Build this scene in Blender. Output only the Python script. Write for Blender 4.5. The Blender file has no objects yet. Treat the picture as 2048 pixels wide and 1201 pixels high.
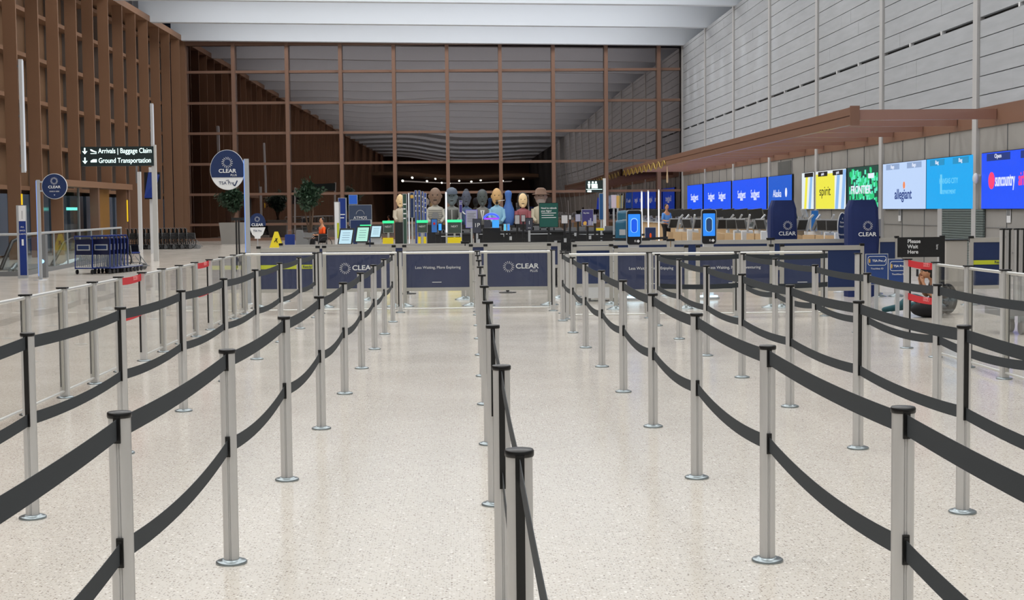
import bpy, math, random
from mathutils import Vector, Matrix
random.seed(7)
S = bpy.context.scene
C = S.collection
PI = math.pi

# ------------------------------------------------------------------ camera
F_PX, YAW, PIT, ROLL, CH = 2960.0, 0.029, 0.0612, -0.0095, 1.635
_F = Vector((math.sin(YAW)*math.cos(PIT), math.cos(YAW)*math.cos(PIT), -math.sin(PIT)))
_R = Vector((math.cos(YAW), -math.sin(YAW), 0)); _U = _R.cross(_F)
_R2 = _R*math.cos(ROLL)+_U*math.sin(ROLL); _U2 = -_R*math.sin(ROLL)+_U*math.cos(ROLL)
cd = bpy.data.cameras.new('camera'); cam = bpy.data.objects.new('camera', cd); C.objects.link(cam)
m = Matrix.Identity(4)
for i in range(3):
    m[i][0] = _R2[i]; m[i][1] = _U2[i]; m[i][2] = -_F[i]
m[2][3] = CH
cam.matrix_world = m
cd.sensor_width = 36; cd.lens = 36*F_PX/2048; cd.clip_end = 400; cd.clip_start = .05
S.camera = cam

def ray(x, y): return _F+_R2*((x-1024)/F_PX)+_U2*((600.5-y)/F_PX)
def onY(x, y, Y): d = ray(x, y); return Vector((0, 0, CH))+d*(Y/d.y)
def onX(x, y, X): d = ray(x, y); return Vector((0, 0, CH))+d*(X/d.x)
def onZ(x, y, z=0.): d = ray(x, y); return Vector((0, 0, CH))+d*((z-CH)/d.z)

# ------------------------------------------------------------------ world, exposure, hall lamps
w = bpy.data.worlds.new('night'); S.world = w; w.use_nodes = True
w.node_tree.nodes['Background'].inputs[0].default_value = (.02, .025, .04, 1)
w.node_tree.nodes['Background'].inputs[1].default_value = .15
S.view_settings.view_transform = 'Standard'; S.view_settings.look = 'None'
S.view_settings.gamma = 1; S.view_settings.use_curve_mapping = False
S.view_settings.exposure = 0.0
LAMP_W = 1080
def area(name, loc, sx, sy, watts, rot=(0, 0, 0), col=(1, .975, .94)):
    l = bpy.data.lights.new(name, 'AREA'); l.shape = 'RECTANGLE'; l.size = sx; l.size_y = sy; l.energy = watts; l.color = col
    o = bpy.data.objects.new(name, l); C.objects.link(o); o.location = loc; o.rotation_euler = rot
    return o
for Y in (-104, -88, -72, -56, -40, -24, -8, 0, 8, 16, 24, 32, 40, 48, 56, 64, 72, 80):
    area('coffer_lamp', (-2.0, Y, 12.9), 25, 3.0, LAMP_W)
area('soffit_fill_light', (-2.0, -98, 6.2), 20, 14, 500)  # unseen fill added under the back soffit to brighten its reflection in the glass

# ------------------------------------------------------------------ materials
def lin(c):
    r = []
    for v in c:
        v = v/255 if max(c) > 1 else v
        r.append(v/12.92 if v <= .04045 else ((v+.055)/1.055)**2.4)
    return (*r, 1)
MATS = {}
def mat(name, col, rough=.5, metal=0., emit=0., var=0., scale=8., bump=0., coat=0., spec=.5, stretch=None):
    if name in MATS: return MATS[name]
    m_ = bpy.data.materials.new(name); m_.use_nodes = True; nt = m_.node_tree; b = nt.nodes['Principled BSDF']
    c = lin(col)
    b.inputs['Base Color'].default_value = c; b.inputs['Roughness'].default_value = rough
    b.inputs['Metallic'].default_value = metal; b.inputs['Coat Weight'].default_value = coat
    b.inputs['Specular IOR Level'].default_value = spec
    if emit:
        b.inputs['Emission Color'].default_value = c; b.inputs['Emission Strength'].default_value = emit
        b.inputs['Base Color'].default_value = (.01, .01, .01, 1)
    tc = nt.nodes.new('ShaderNodeTexCoord'); n = nt.nodes.new('ShaderNodeTexNoise')
    n.inputs['Scale'].default_value = scale; n.inputs['Detail'].default_value = 5
    src = tc.outputs['Object']
    if stretch:
        mp = nt.nodes.new('ShaderNodeMapping'); mp.inputs['Scale'].default_value = stretch
        nt.links.new(src, mp.inputs['Vector']); src = mp.outputs['Vector']
    nt.links.new(src, n.inputs['Vector'])
    if var and not emit:
        mx = nt.nodes.new('ShaderNodeMix'); mx.data_type = 'RGBA'
        mx.inputs['A'].default_value = tuple(v*(1-var) for v in c[:3])+(1,)
        mx.inputs['B'].default_value = tuple(min(1, v*(1+var)) for v in c[:3])+(1,)
        nt.links.new(n.outputs['Fac'], mx.inputs['Factor']); nt.links.new(mx.outputs['Result'], b.inputs['Base Color'])
    else:
        mr = nt.nodes.new('ShaderNodeMapRange'); mr.inputs['To Min'].default_value = max(0, rough-.04); mr.inputs['To Max'].default_value = min(1, rough+.04)
        nt.links.new(n.outputs['Fac'], mr.inputs['Value']); nt.links.new(mr.outputs['Result'], b.inputs['Roughness'])
    if bump:
        bp = nt.nodes.new('ShaderNodeBump'); bp.inputs['Strength'].default_value = bump; bp.inputs['Distance'].default_value = .02
        nt.links.new(n.outputs['Fac'], bp.inputs['Height']); nt.links.new(bp.outputs['Normal'], b.inputs['Normal'])
    MATS[name] = m_
    return m_

def glass_mat(name, tint, gloss, rough, bump=0., bscale=.5):
    m_ = bpy.data.materials.new(name); m_.use_nodes = True; nt = m_.node_tree; nt.nodes.clear()
    out = nt.nodes.new('ShaderNodeOutputMaterial'); t = nt.nodes.new('ShaderNodeBsdfTransparent'); g = nt.nodes.new('ShaderNodeBsdfGlossy')
    t.inputs[0].default_value = tint; g.inputs['Roughness'].default_value = rough; g.inputs['Color'].default_value = (1, .90, .87, 1) if bump else (1, 1, 1, 1)
    mx = nt.nodes.new('ShaderNodeMixShader'); fr = nt.nodes.new('ShaderNodeLayerWeight'); fr.inputs['Blend'].default_value = .5
    pw = nt.nodes.new('ShaderNodeMath'); pw.operation = 'POWER'; pw.inputs[1].default_value = 5; nt.links.new(fr.outputs['Facing'], pw.inputs[0])
    ad = nt.nodes.new('ShaderNodeMath'); ad.operation = 'MULTIPLY_ADD'; ad.use_clamp = True; ad.inputs[1].default_value = .2 if name == 'guard_glass' else .5; ad.inputs[2].default_value = gloss
    nt.links.new(pw.outputs[0], ad.inputs[0]); nt.links.new(ad.outputs[0], mx.inputs[0])
    nt.links.new(t.outputs[0], mx.inputs[1]); nt.links.new(g.outputs[0], mx.inputs[2]); nt.links.new(mx.outputs[0], out.inputs[0])
    if bump:
        tc = nt.nodes.new('ShaderNodeTexCoord'); n = nt.nodes.new('ShaderNodeTexNoise'); n.inputs['Scale'].default_value = bscale; n.inputs['Detail'].default_value = 0
        bp = nt.nodes.new('ShaderNodeBump'); bp.inputs['Strength'].default_value = bump; bp.inputs['Distance'].default_value = .05
        nt.links.new(tc.outputs['Object'], n.inputs['Vector']); nt.links.new(n.outputs['Fac'], bp.inputs['Height']); nt.links.new(bp.outputs['Normal'], g.inputs['Normal'])
    MATS[name] = m_
    return m_

def floor_mat():
    m_ = bpy.data.materials.new('terrazzo'); m_.use_nodes = True; nt = m_.node_tree; b = nt.nodes['Principled BSDF']; L = nt.links.new
    tc = nt.nodes.new('ShaderNodeTexCoord')
    def vor(scale, thr0, thr1):
        v = nt.nodes.new('ShaderNodeTexVoronoi'); v.inputs['Scale'].default_value = scale; L(tc.outputs['Object'], v.inputs['Vector'])
        nz = nt.nodes.new('ShaderNodeSeparateColor'); L(v.outputs['Color'], nz.inputs[0])
        gt = nt.nodes.new('ShaderNodeMapRange'); gt.inputs['From Min'].default_value = thr0; gt.inputs['From Max'].default_value = thr0+.02
        L(nz.outputs[0], gt.inputs['Value'])
        ds = nt.nodes.new('ShaderNodeMapRange'); ds.inputs['From Min'].default_value = thr1; ds.inputs['From Max'].default_value = thr1*.6
        L(v.outputs['Distance'], ds.inputs['Value'])
        mu = nt.nodes.new('ShaderNodeMath'); mu.operation = 'MULTIPLY'; L(gt.outputs[0], mu.inputs[0]); L(ds.outputs[0], mu.inputs[1])
        return mu.outputs[0]
    n = nt.nodes.new('ShaderNodeTexNoise'); n.inputs['Scale'].default_value = .35; n.inputs['Detail'].default_value = 3; L(tc.outputs['Object'], n.inputs['Vector'])
    base = nt.nodes.new('ShaderNodeMix'); base.data_type = 'RGBA'
    base.inputs['A'].default_value = lin((208, 202, 192)); base.inputs['B'].default_value = lin((219, 213, 204)); L(n.outputs['Fac'], base.inputs['Factor'])
    cur = base.outputs['Result']
    for sc, t0, t1, col, st in ((80, .60, .42, (172, 158, 140), .75), (56, .78, .36, (124, 108, 94), .8), (90, .78, .38, (92, 84, 78), .8), (52, .86, .45, (248, 245, 238), .8)):
        mk = vor(sc, t0, t1); mu = nt.nodes.new('ShaderNodeMath'); mu.operation = 'MULTIPLY'; mu.inputs[1].default_value = st; L(mk, mu.inputs[0])
        mx = nt.nodes.new('ShaderNodeMix'); mx.data_type = 'RGBA'; L(mu.outputs[0], mx.inputs['Factor']); L(cur, mx.inputs['A']); mx.inputs['B'].default_value = lin(col)
        cur = mx.outputs['Result']
    L(cur, b.inputs['Base Color']); b.inputs['Roughness'].default_value = .16; b.inputs['Specular IOR Level'].default_value = .45
    rn = nt.nodes.new('ShaderNodeTexNoise'); rn.inputs['Scale'].default_value = 1.2; L(tc.outputs['Object'], rn.inputs['Vector'])
    mr = nt.nodes.new('ShaderNodeMapRange'); mr.inputs['To Min'].default_value = .10; mr.inputs['To Max'].default_value = .22; L(rn.outputs['Fac'], mr.inputs['Value']); L(mr.outputs[0], b.inputs['Roughness'])
    # fine straight joints between the poured bays
    br = nt.nodes.new('ShaderNodeTexBrick'); br.inputs['Scale'].default_value = 1; br.offset = 0
    return m_

M_floor = floor_mat()
M_post = mat('anodised_aluminium', (206, 206, 205), .38, .35, var=.03, scale=3)
M_strip = mat('black_plastic', (17, 18, 19), .35)
M_belt = mat('black_webbing', (44, 50, 55), .8, var=.12, scale=300)
M_chrome = mat('chrome', (150, 160, 164), .28, .8)
M_rail = mat('satin_rail', (214, 214, 210), .3, .5)
M_frame = mat('panel_frame', (190, 188, 182), .4, .4)
M_pane = glass_mat('clear_pane', (.97, .975, .97, 1), .02, .0)
M_wallglass = glass_mat('night_glass', (.35, .30, .29, 1), .24, .0, .30, .22)
M_guardglass = glass_mat('guard_glass', (.88, .92, .92, 1), .04, .0)
M_brown = mat('brown_louvre_metal', (138, 104, 80), .5, .1, var=.06, scale=.6, stretch=(1, 1, .3))
M_brown2 = mat('brown_panel', (122, 92, 66), .5, .1, var=.08, scale=.8)
M_mull = mat('bronze_mullion', (138, 108, 92), .4, .3)
M_rafter = mat('rafter_gloss', (176, 138, 124), .2, .45)
M_canopy = mat('canopy_bronze', (140, 106, 88), .32, .2, var=.05, scale=1)
M_dark = mat('dark_void', (22, 20, 20), .7)
M_white = mat('white_paint', (222, 224, 226), .5)
M_beam = mat('ceiling_paint', (214, 222, 232), .6, var=.02, scale=.4)
M_plank = mat('grey_stone_plank', (170, 174, 179), .6, var=.16, scale=2.2, bump=.15, stretch=(1, .35, 3.0))
M_conc = mat('grey_concrete', (150, 148, 144), .65, var=.10, scale=1.5)
M_pil = mat('pilaster_grey', (186, 186, 186), .5)
M_navy = mat('navy_vinyl', (24, 46, 92), .45, var=.06, scale=4)
M_navy2 = mat('navy_banner', (46, 56, 92), .45, var=.10, scale=2.2, bump=.9)
M_cover = mat('navy_cover_cloth', (14, 36, 92), .75, var=.1, scale=6, bump=.3)
M_letter = mat('white_lettering', (236, 238, 240), .5)
M_blackp = mat('black_powder_coat', (20, 21, 24), .45)
M_grey = mat('mid_grey', (120, 122, 124), .5)
M_yellow = mat('safety_yellow', (238, 216, 30), .5)
M_lime = mat('lime_band', (196, 206, 48), .5)
M_red = mat('red_webbing', (204, 26, 40), .6)
M_blueplas = mat('blue_plastic', (22, 52, 130), .4)
M_lowglass = mat('blue_grey_low_glass', (84, 98, 116), .15)
M_tan = mat('tan_laminate', (188, 160, 124), .5, var=.1, scale=3, stretch=(1, 1, 6))
M_silver = mat('silver_plastic', (186, 190, 194), .35, .3)
M_leaf = mat('dark_leaf', (52, 78, 58), .5, var=.3, scale=6)
M_bark = mat('bark', (86, 66, 50), .8)
M_teal = mat('teal_fabric', (40, 84, 92), .8, var=.1, scale=20)
M_blackcl = mat('black_fabric', (18, 18, 22), .85, var=.1, scale=20)
M_skin = mat('skin', (196, 142, 108), .55, var=.05, scale=5)
M_hair = mat('black_hair', (24, 18, 16), .6, var=.3, scale=40)
M_orange = mat('orange_fabric', (250, 92, 24), .8)
def glow(name, col, e): return mat(name, col, .4, emit=e)
M_tube = glow('lit_tube', (240, 244, 255), 1.6)
M_green = glow('green_led', (50, 225, 140), 1.5)
M_scr = glow('pale_screen', (190, 226, 240), 1.0)
M_scrb = glow('blue_screen', (60, 160, 255), 1.1)
M_glyph = glow('lit_glyph', (225, 255, 250), 2.2)

# ------------------------------------------------------------------ mesh helpers
class MB:
    def __init__(s): s.v = []; s.f = []; s.sm = []
    def add(s, vs, fs, sm=False):
        n = len(s.v); s.v += [tuple(p) for p in vs]; s.f += [tuple(i+n for i in f) for f in fs]; s.sm += [sm]*len(fs); return s
    def box(s, x0, y0, z0, x1, y1, z1, M=None):
        vs = [Vector(p) for p in ((x0, y0, z0), (x1, y0, z0), (x1, y1, z0), (x0, y1, z0), (x0, y0, z1), (x1, y0, z1), (x1, y1, z1), (x0, y1, z1))]
        if M: vs = [M@p for p in vs]
        return s.add(vs, [(3, 2, 1, 0), (4, 5, 6, 7), (0, 1, 5, 4), (1, 2, 6, 5), (2, 3, 7, 6), (3, 0, 4, 7)])
    def bar(s, a, b, w_, h_):
        a = Vector(a); b = Vector(b); d = (b-a).normalized(); u = Vector((0, 0, 1)) if abs(d.z) < .95 else Vector((0, 1, 0))
        x = d.cross(u).normalized()*w_/2; y = x.cross(d).normalized()*h_/2
        return s.add([a-x-y, a+x-y, a+x+y, a-x+y, b-x-y, b+x-y, b+x+y, b-x+y], [(3, 2, 1, 0), (4, 5, 6, 7), (0, 1, 5, 4), (1, 2, 6, 5), (2, 3, 7, 6), (3, 0, 4, 7)])
    def tube(s, pts, r, n=10, cap=True):
        pts = [Vector(p) for p in pts]; rs = r if isinstance(r, (list, tuple)) else [r]*len(pts); vs = []
        pu = None
        for i, p in enumerate(pts):
            d = (pts[min(i+1, len(pts)-1)]-pts[max(i-1, 0)]).normalized()
            if pu is None: pu = Vector((0, 0, 1)) if abs(d.z) < .9 else Vector((0, 1, 0))
            a = d.cross(pu).normalized(); b = a.cross(d).normalized(); pu = b
            vs += [p+(a*math.cos(t)+b*math.sin(t))*rs[i] for t in (2*PI*k/n for k in range(n))]
        fs = [(i*n+k, i*n+(k+1) % n, (i+1)*n+(k+1) % n, (i+1)*n+k) for i in range(len(pts)-1) for k in range(n)]
        s.add(vs, fs, True)
        if cap: s.add(vs[:n], [tuple(range(n))[::-1]]); s.add(vs[-n:], [tuple(range(n))])
        return s
    def lathe(s, prof, n=24, c=(0, 0, 0), sx=1, sy=1, sm=True):
        vs = [(c[0]+r*math.cos(2*PI*k/n)*sx, c[1]+r*math.sin(2*PI*k/n)*sy, c[2]+z) for r, z in prof for k in range(n)]
        fs = [(i*n+k, i*n+(k+1) % n, (i+1)*n+(k+1) % n, (i+1)*n+k) for i in range(len(prof)-1) for k in range(n)]
        s.add(vs, fs, sm)
        if prof[0][0] > 1e-5: s.add(vs[:n], [tuple(range(n))[::-1]])
        if prof[-1][0] > 1e-5: s.add(vs[-n:], [tuple(range(n))])
        return s
    def ball(s, c, rx, ry, rz, n=14):
        return s.lathe([(math.sin(PI*i/n)+1e-6, -math.cos(PI*i/n)*rz) for i in range(n+1)], n+4, c, rx, ry)
    def prism(s, poly, y0, y1):      # polygon in XZ, extruded along Y
        n = len(poly)
        return s.add([(x, y0, z) for x, z in poly]+[(x, y1, z) for x, z in poly],
                     [tuple(range(n)), tuple(range(2*n-1, n-1, -1))]+[(i, i+n, (i+1) % n+n, (i+1) % n) for i in range(n)])
    def prismz(s, poly, z0, z1, sm=False):
        n = len(poly)
        s.add([(x, y, z0) for x, y in poly]+[(x, y, z1) for x, y in poly], [tuple(range(n))[::-1], tuple(range(n, 2*n))])
        s.add([(x, y, z0) for x, y in poly]+[(x, y, z1) for x, y in poly], [(i, (i+1) % n, (i+1) % n+n, i+n) for i in range(n)], sm)
        return s
    def strip(s, pts, hgt, th, axis):   # a hanging webbing band along pts, upright, given height and thickness along axis
        ax = Vector(axis)*th/2; vs = []
        for p in pts:
            p = Vector(p); vs += [p-ax-Vector((0, 0, hgt/2)), p+ax-Vector((0, 0, hgt/2)), p+ax+Vector((0, 0, hgt/2)), p-ax+Vector((0, 0, hgt/2))]
        n = len(pts); fs = [(0, 1, 2, 3), (4*n-1, 4*n-2, 4*n-3, 4*n-4)]
        for i in range(n-1):
            for k in range(4): fs.append((4*i+k, 4*i+(k+1) % 4, 4*i+4+(k+1) % 4, 4*i+4+k)[::-1])
        return s.add(vs, fs)
    def mesh(s, name, m_):
        me = bpy.data.meshes.new(name); me.from_pydata(s.v, [], s.f); me.materials.append(m_)
        me.polygons.foreach_set('use_smooth', s.sm); me.update(); return me
    def build(s, name, m_, parent=None, loc=None):
        o = bpy.data.objects.new(name, s.mesh(name, m_)); C.objects.link(o)
        if parent: o.parent = parent
        if loc is not None: o.location = loc
        return o
def tag(o, label, cat, group=None):
    o['label'] = label; o['category'] = cat
    if group: o['group'] = group
    return o
def thing(name, loc, label, cat, group=None, rz=0.):
    o = bpy.data.objects.new(name, None); C.objects.link(o); o.empty_display_size = .2
    o.location = loc; o.rotation_euler = (0, 0, rz); return tag(o, label, cat, group)
def struct(o): o['kind'] = 'structure'; return o
def dup(o, loc, label, rz=None, group=None):
    def rec(a, parent):
        c = a.copy(); C.objects.link(c)
        if parent: c.parent = parent
        for ch in list(a.children): rec(ch, c)
        return c
    r = rec(o, None); r.location = loc; r['label'] = label
    if rz is not None: r.rotation_euler = (0, 0, rz)
    if group: r['group'] = group
    return r
def text(s, size, m_, parent, loc, rot=(PI/2, 0, 0), name='lettering', sx=1., align='CENTER', ext=.002, off=0.):
    cu = bpy.data.curves.new(name, 'FONT'); cu.body = s; cu.size = size; cu.align_x = align; cu.align_y = 'CENTER'; cu.extrude = ext; cu.offset = min(off, size*.018)
    t = bpy.data.objects.new('t', cu); C.objects.link(t); bpy.context.view_layer.update()
    me = bpy.data.meshes.new_from_object(t.evaluated_get(bpy.context.evaluated_depsgraph_get())); bpy.data.objects.remove(t)
    me.materials.clear(); me.materials.append(m_); me.name = name
    o = bpy.data.objects.new(name, me); C.objects.link(o); o.parent = parent; o.location = loc; o.rotation_euler = rot; o.scale = (sx, 1, 1)
    return o
def sunburst(r, m_, parent, loc, rz=0., name='sunburst_emblem'):
    b = MB(); n = 16
    for k in range(n):
        for q, rr in ((-1, .62), (1, .86)):
            a = 2*PI*(k+.25*q)/n; a2 = a+.16*q
            p0 = Vector((math.cos(a)*rr*r, 0, math.sin(a)*rr*r)); p1 = Vector((math.cos(a2)*(rr+.22)*r, 0, math.sin(a2)*(rr+.22)*r))
            b.bar(p0, p1, .004, .085*r)
    o = b.build(name, m_, parent, loc); o.rotation_euler = (0, 0, rz); return o
ORD = ['nearest', 'second', 'third', 'fourth', 'fifth', 'sixth', 'seventh', 'eighth', 'ninth', 'tenth', 'eleventh', 'twelfth', 'thirteenth', 'fourteenth', 'fifteenth', 'sixteenth']

# ------------------------------------------------------------------ the shell of the hall
XL, XR, YB, YE = -15.95, 12.3, 85.0, -118.0
b = MB(); b.box(-26, YE, -.3, 16, YB+.6, 0); struct(b.build('floor', M_floor))
# ceiling: roof slab and white cross beams, a little lower at the right end
b = MB(); b.box(-20, YE, 13.6, 16, YB+.6, 13.9); struct(b.build('ceiling', M_beam))
k = 0
for Y in [84.0-8.15*i for i in range(25)]:
    b = MB(); zl, zr = 11.26, 10.78
    b.add([(-16.5, Y, zl), (XR+2.5, Y, zr), (XR+2.5, Y+.5, zr), (-16.5, Y+.5, zl), (-16.5, Y, 13.6), (XR+2.5, Y, 13.6), (XR+2.5, Y+.5, 13.6), (-16.5, Y+.5, 13.6)],
          [(3, 2, 1, 0), (4, 5, 6, 7), (0, 1, 5, 4), (1, 2, 6, 5), (2, 3, 7, 6), (3, 0, 4, 7)])
    struct(b.build('ceiling_beam', M_beam))
# outer night side and back of the hall
b = MB(); b.box(-20, YE-.3, 0, 16, YE, 13.6); struct(b.build('wall_back', M_brown2))
b = MB(); b.box(-20, YE, 6.9, 16, -80, 7.5); struct(b.build('soffit_back', M_brown2))
for i, (x, y) in enumerate([(-33*.34, -82), (-9.9, -86), (-7.8, -94), (-6.0, -84), (-5.0, -90), (-3.4, -83), (-1.6, -92), (.6, -85), (2.2, -98), (6.0, -88), (10.2, -94)]):
    dz_ = [.9, .25, .55, .2, .8, 1.0, .3, .6, .15, .7, .2][i]
    t = bpy.data.objects.new('pendant_lamp', None); C.objects.link(t); t.location = (x, y, 6.9-dz_); struct(t)
    MB().ball((0, 0, 0), .19, .19, .19, 10).build('globe', glow('globe_lamp', (240, 250, 240), 8), t); MB().tube([(0, 0, .15), (0, 0, dz_)], .015, 6).build('cord', M_blackp, t)

# far curtain wall: window_1
wf = bpy.data.objects.new('window_1', None); C.objects.link(wf); wf.location = (0, YB, 0); wf['kind'] = 'structure'
mx = [-13.20+3.02*i for i in range(9)]
tz = [9.56, 7.81, 6.10, 4.36, 2.64, .92]
MB().box(XL-.4, .10, 0, XR, .13, 11.4).build('window_pane', M_wallglass, wf)
for x in mx:
    MB().box(x-.10, -.32, 0, x+.10, .10, 11.2).build('mullion', M_mull, wf)
for z in tz:
    b = MB()
    xs = [XL-.2]+mx+[XR]
    for a, c in zip(xs[:-1], xs[1:]): b.box(a+.1, -.10, z-.07, c-.1, .09, z+.07)
    b.build('transom', M_mull, wf)
MB().box(XL-.4, -.34, 0, XR, .10, .16).build('sill', M_mull, wf)
MB().box(XL-.4, -.2, 11.05, 3, .10, 11.6).build('header', M_mull, wf)
MB().box(XL-.7, -.42, 0, XL+.1, .10, 11.5).build('jamb', M_brown, wf)

# left louvre wall: wall_left with separate deep fins as trim
b = MB(); b.box(-17.75, YE, 0, -17.65, YB, 11.5); struct(b.build('wall_left', M_brown2))
b = MB(); b.box(-18.4, YE, 11.55, -18.1, YB, 13.6); struct(b.build('wall_left_upper', mat('upper_wall_grey', (168, 172, 178), .6)))
b = MB()
for i in range(16): b.box(-18.1, YB-8.15*i-4, 11.6, -17.95, YB-8.15*i-3.7, 13.6)
struct(b.build('wall_left_upper_ribs', M_pil))
b = MB(); b.box(-17.7, YE, 11.25, XL+.02, YB, 11.55); struct(b.build('trim_left_header', M_brown))
b = MB()
for z in [9.56, 7.81, 6.10, 4.36, 11.0, 2.64]: b.box(-17.65, YE, z-.08, -17.15, YB, z+.08)
struct(b.build('trim_left_transoms', M_brown))
fy0, fy1 = onX(38, 250, XL).y, onX(362, 250, XL).y
fy = [fy0+(fy1-fy0)/11*i for i in range(-62, 12)]
b = MB()
for i, y in enumerate(fy): b.box(-17.65, y+1.35, 0, -17.3, y+1.5, 11.3)
struct(b.build('trim_left_mullions', mat('mullion_grey', (128, 124, 122), .4, .4)))
b = MB()
for i, y in enumerate(fy): b.box(-17.64, y+1.55, 0, -17.5, y+1.8, 11.3)
struct(b.build('trim_left_glass_strips', mat('dark_glass_strip', (24, 22, 22), .08)))
for i, y in enumerate(fy):
    zb = 2.95 if 59 < y < 69.5 else 0
    b = MB().box(XL-.47, y-.04, zb, XL, y+.04, 11.3)
    struct(b.build('louvre_fin', M_brown))
b = MB()
for i, y in enumerate(fy): b.box(-17.6, y+.25, .1, -17.2, y+2.45, 2.4)
struct(b.build('trim_low_glass', M_lowglass))
for Yw in (59.5, 62.2, 66.0, 68.8, 71.6, 74.4, 77.2, 80.0, 82.6):      # wall washers above the stone planks
    l = bpy.data.lights.new('wall_washer', 'SPOT'); l.energy = 900; l.spot_size = math.radians(40); l.spot_blend = .7; l.shadow_soft_size = .08; l.color = (.93, .97, 1)
    o = bpy.data.objects.new('wall_washer', l); C.objects.link(o); o.location = (XR-.55, Yw, 11.9); o.rotation_euler = (0, math.radians(6), 0)
# vestibule opening under a brown header
b = MB(); b.box(XL-.5, 57.6, 2.72, XL+.12, 70.6, 2.98); struct(b.build('trim_door_header', M_brown))
for y in (64.4, 70.2): struct(MB().box(XL-.3, y-.12, 0, XL+.06, y+.12, 2.72).build('trim_door_post', M_mull))
dr = bpy.data.objects.new('door_1', None); C.objects.link(dr); dr.location = (XL-.25, 61, 0); dr['kind'] = 'structure'
MB().box(-.03, -1.4, 0, .0, 1.2, 2.6).build('door_glass', M_guardglass, dr)
MB().box(-.05, -1.45, 0, .03, -1.35, 2.7).box(-.05, 1.2, 0, .03, 1.3, 2.7).build('door_frame', M_grey, dr)
q0, q1 = onX(133, 418, XL-.6), onX(158, 418, XL-.6); MB().box(-.36, q0.y-61, q0.z-.06, -.33, q1.y-61, q0.z+.06).build('lit_door_sign', glow('door_sign_glow', (120, 245, 225), 1.6), dr)
struct(MB().box(XL-.3, 65.0, 0, XL-.22, 67.4, 2.7).build('trim_ochre_panel', mat('ochre_panel', (138, 98, 40), .5)))
for (px, py0, py1) in ((43, 388, 410), (243, 400, 444)):
    p0 = onX(px, py0, XL+.05); p1 = onX(px, py1, XL+.05)
    yn = min(fy, key=lambda q: abs(q-p0.y))
    tag(MB().box(-.045, -.03, 0, .0, .03, p0.z-p1.z).build('light_strip', glow('yellow_strip', (250, 205, 30), .9), None, (XL+.045, yn, p1.z)),
        'slim yellow strip light on a brown fin %s' % ('above the blue totem' if px < 100 else 'right of the door header'), 'light')

# right wall: stone planks, pilasters, slot, lower concrete
PY = [35.6+8.17*i for i in range(-9, 7)]
b = MB(); b.box(XR+.12, YE, 0, XR+.5, YB, 10.85); struct(b.build('wall_right', M_dark))
b = MB(); zz = [6.08+.457*i for i in range(-5, 11)]
for a in PY:
    for j, z in enumerate(zz):
        z1 = min(z+.457, 10.85); z0 = z
        g0 = .045 if j == 5 else .011; g1 = .045 if j == 4 else .011
        cuts = sorted(random.sample([.22, .33, .45, .6, .72, .8], 2))
        ys = [0]+cuts+[1]
        for q in range(3):
            y0 = a+.17+(8.17-.34)*ys[q]; y1 = a+.17+(8.17-.34)*ys[q+1]
            if y0 > YB: continue
            dx = random.uniform(0, .006)
            b.box(XR+dx, y0+.002, z0+g0, XR+.14, min(y1, YB)-.002, z1-g1)
struct(b.build('trim_stone_planks', M_plank))
b = MB()
for a in PY:
    for q in range(1, 3): b.box(XR-.01, a+8.17*q/3-.05, 6.03, XR+.1, a+8.17*q/3+.05, 6.13)
struct(b.build('trim_slot_clips', M_white))
b = MB()
for a in PY: b.box(XR-.06, a-.15, 0, XR+.14, a+.15, 10.85)
b.box(XR-.05, YB-.5, 0, XR+.14, YB-.3, 10.85)
struct(b.build('trim_pilasters', M_pil))
b = MB(); b.box(XR+.02, YE, 0, XR+.14, YB-.1, 3.5); struct(b.build('wall_right_lower', M_conc))
b = MB()
for a in PY:
    for q in range(1, 4): b.box(XR+.0, a+8.17*q/4-.008, 0, XR+.03, a+8.17*q/4+.008, 3.48)
    for z in (.55, 1.1): b.box(XR+.0, a+.2, z-.004, XR+.03, a+7.97, z+.004)
struct(b.build('trim_concrete_joints', M_grey))
b = MB(); b.box(XR-.02, YE, 3.48, XR+.14, YB, 3.95); struct(b.build('trim_canopy_band', M_canopy))
b = MB()
b.box(XR-.0, 56.2, 0, XR+.03, 58.6, 3.4); struct(b.build('trim_recess_shade', mat('recess_shade', (90, 92, 90), .6)))  # flat panel on the wall, a recess's shade put in as darker grey
b = MB()
y0, y1 = onX(1970, 440, XR).y, onX(1888, 440, XR).y
for i in range(24): b.box(XR-.05, y0, .1+i*.06, XR+.0, y1, .1+i*.06+.05)
b.box(XR-.05, y0, 0, XR, y1, .1)
tag(b.build('roller_shutter', mat('shutter_green_grey', (112, 124, 122), .5, .3)), 'grey-green roller shutter under the bright blue wall screen', 'shutter')
b = MB()
b.box(XR-.06, y1, 0, XR+.02, y1+.35, 1.55); struct(b.build('trim_shutter_guide', M_pil))

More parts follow.
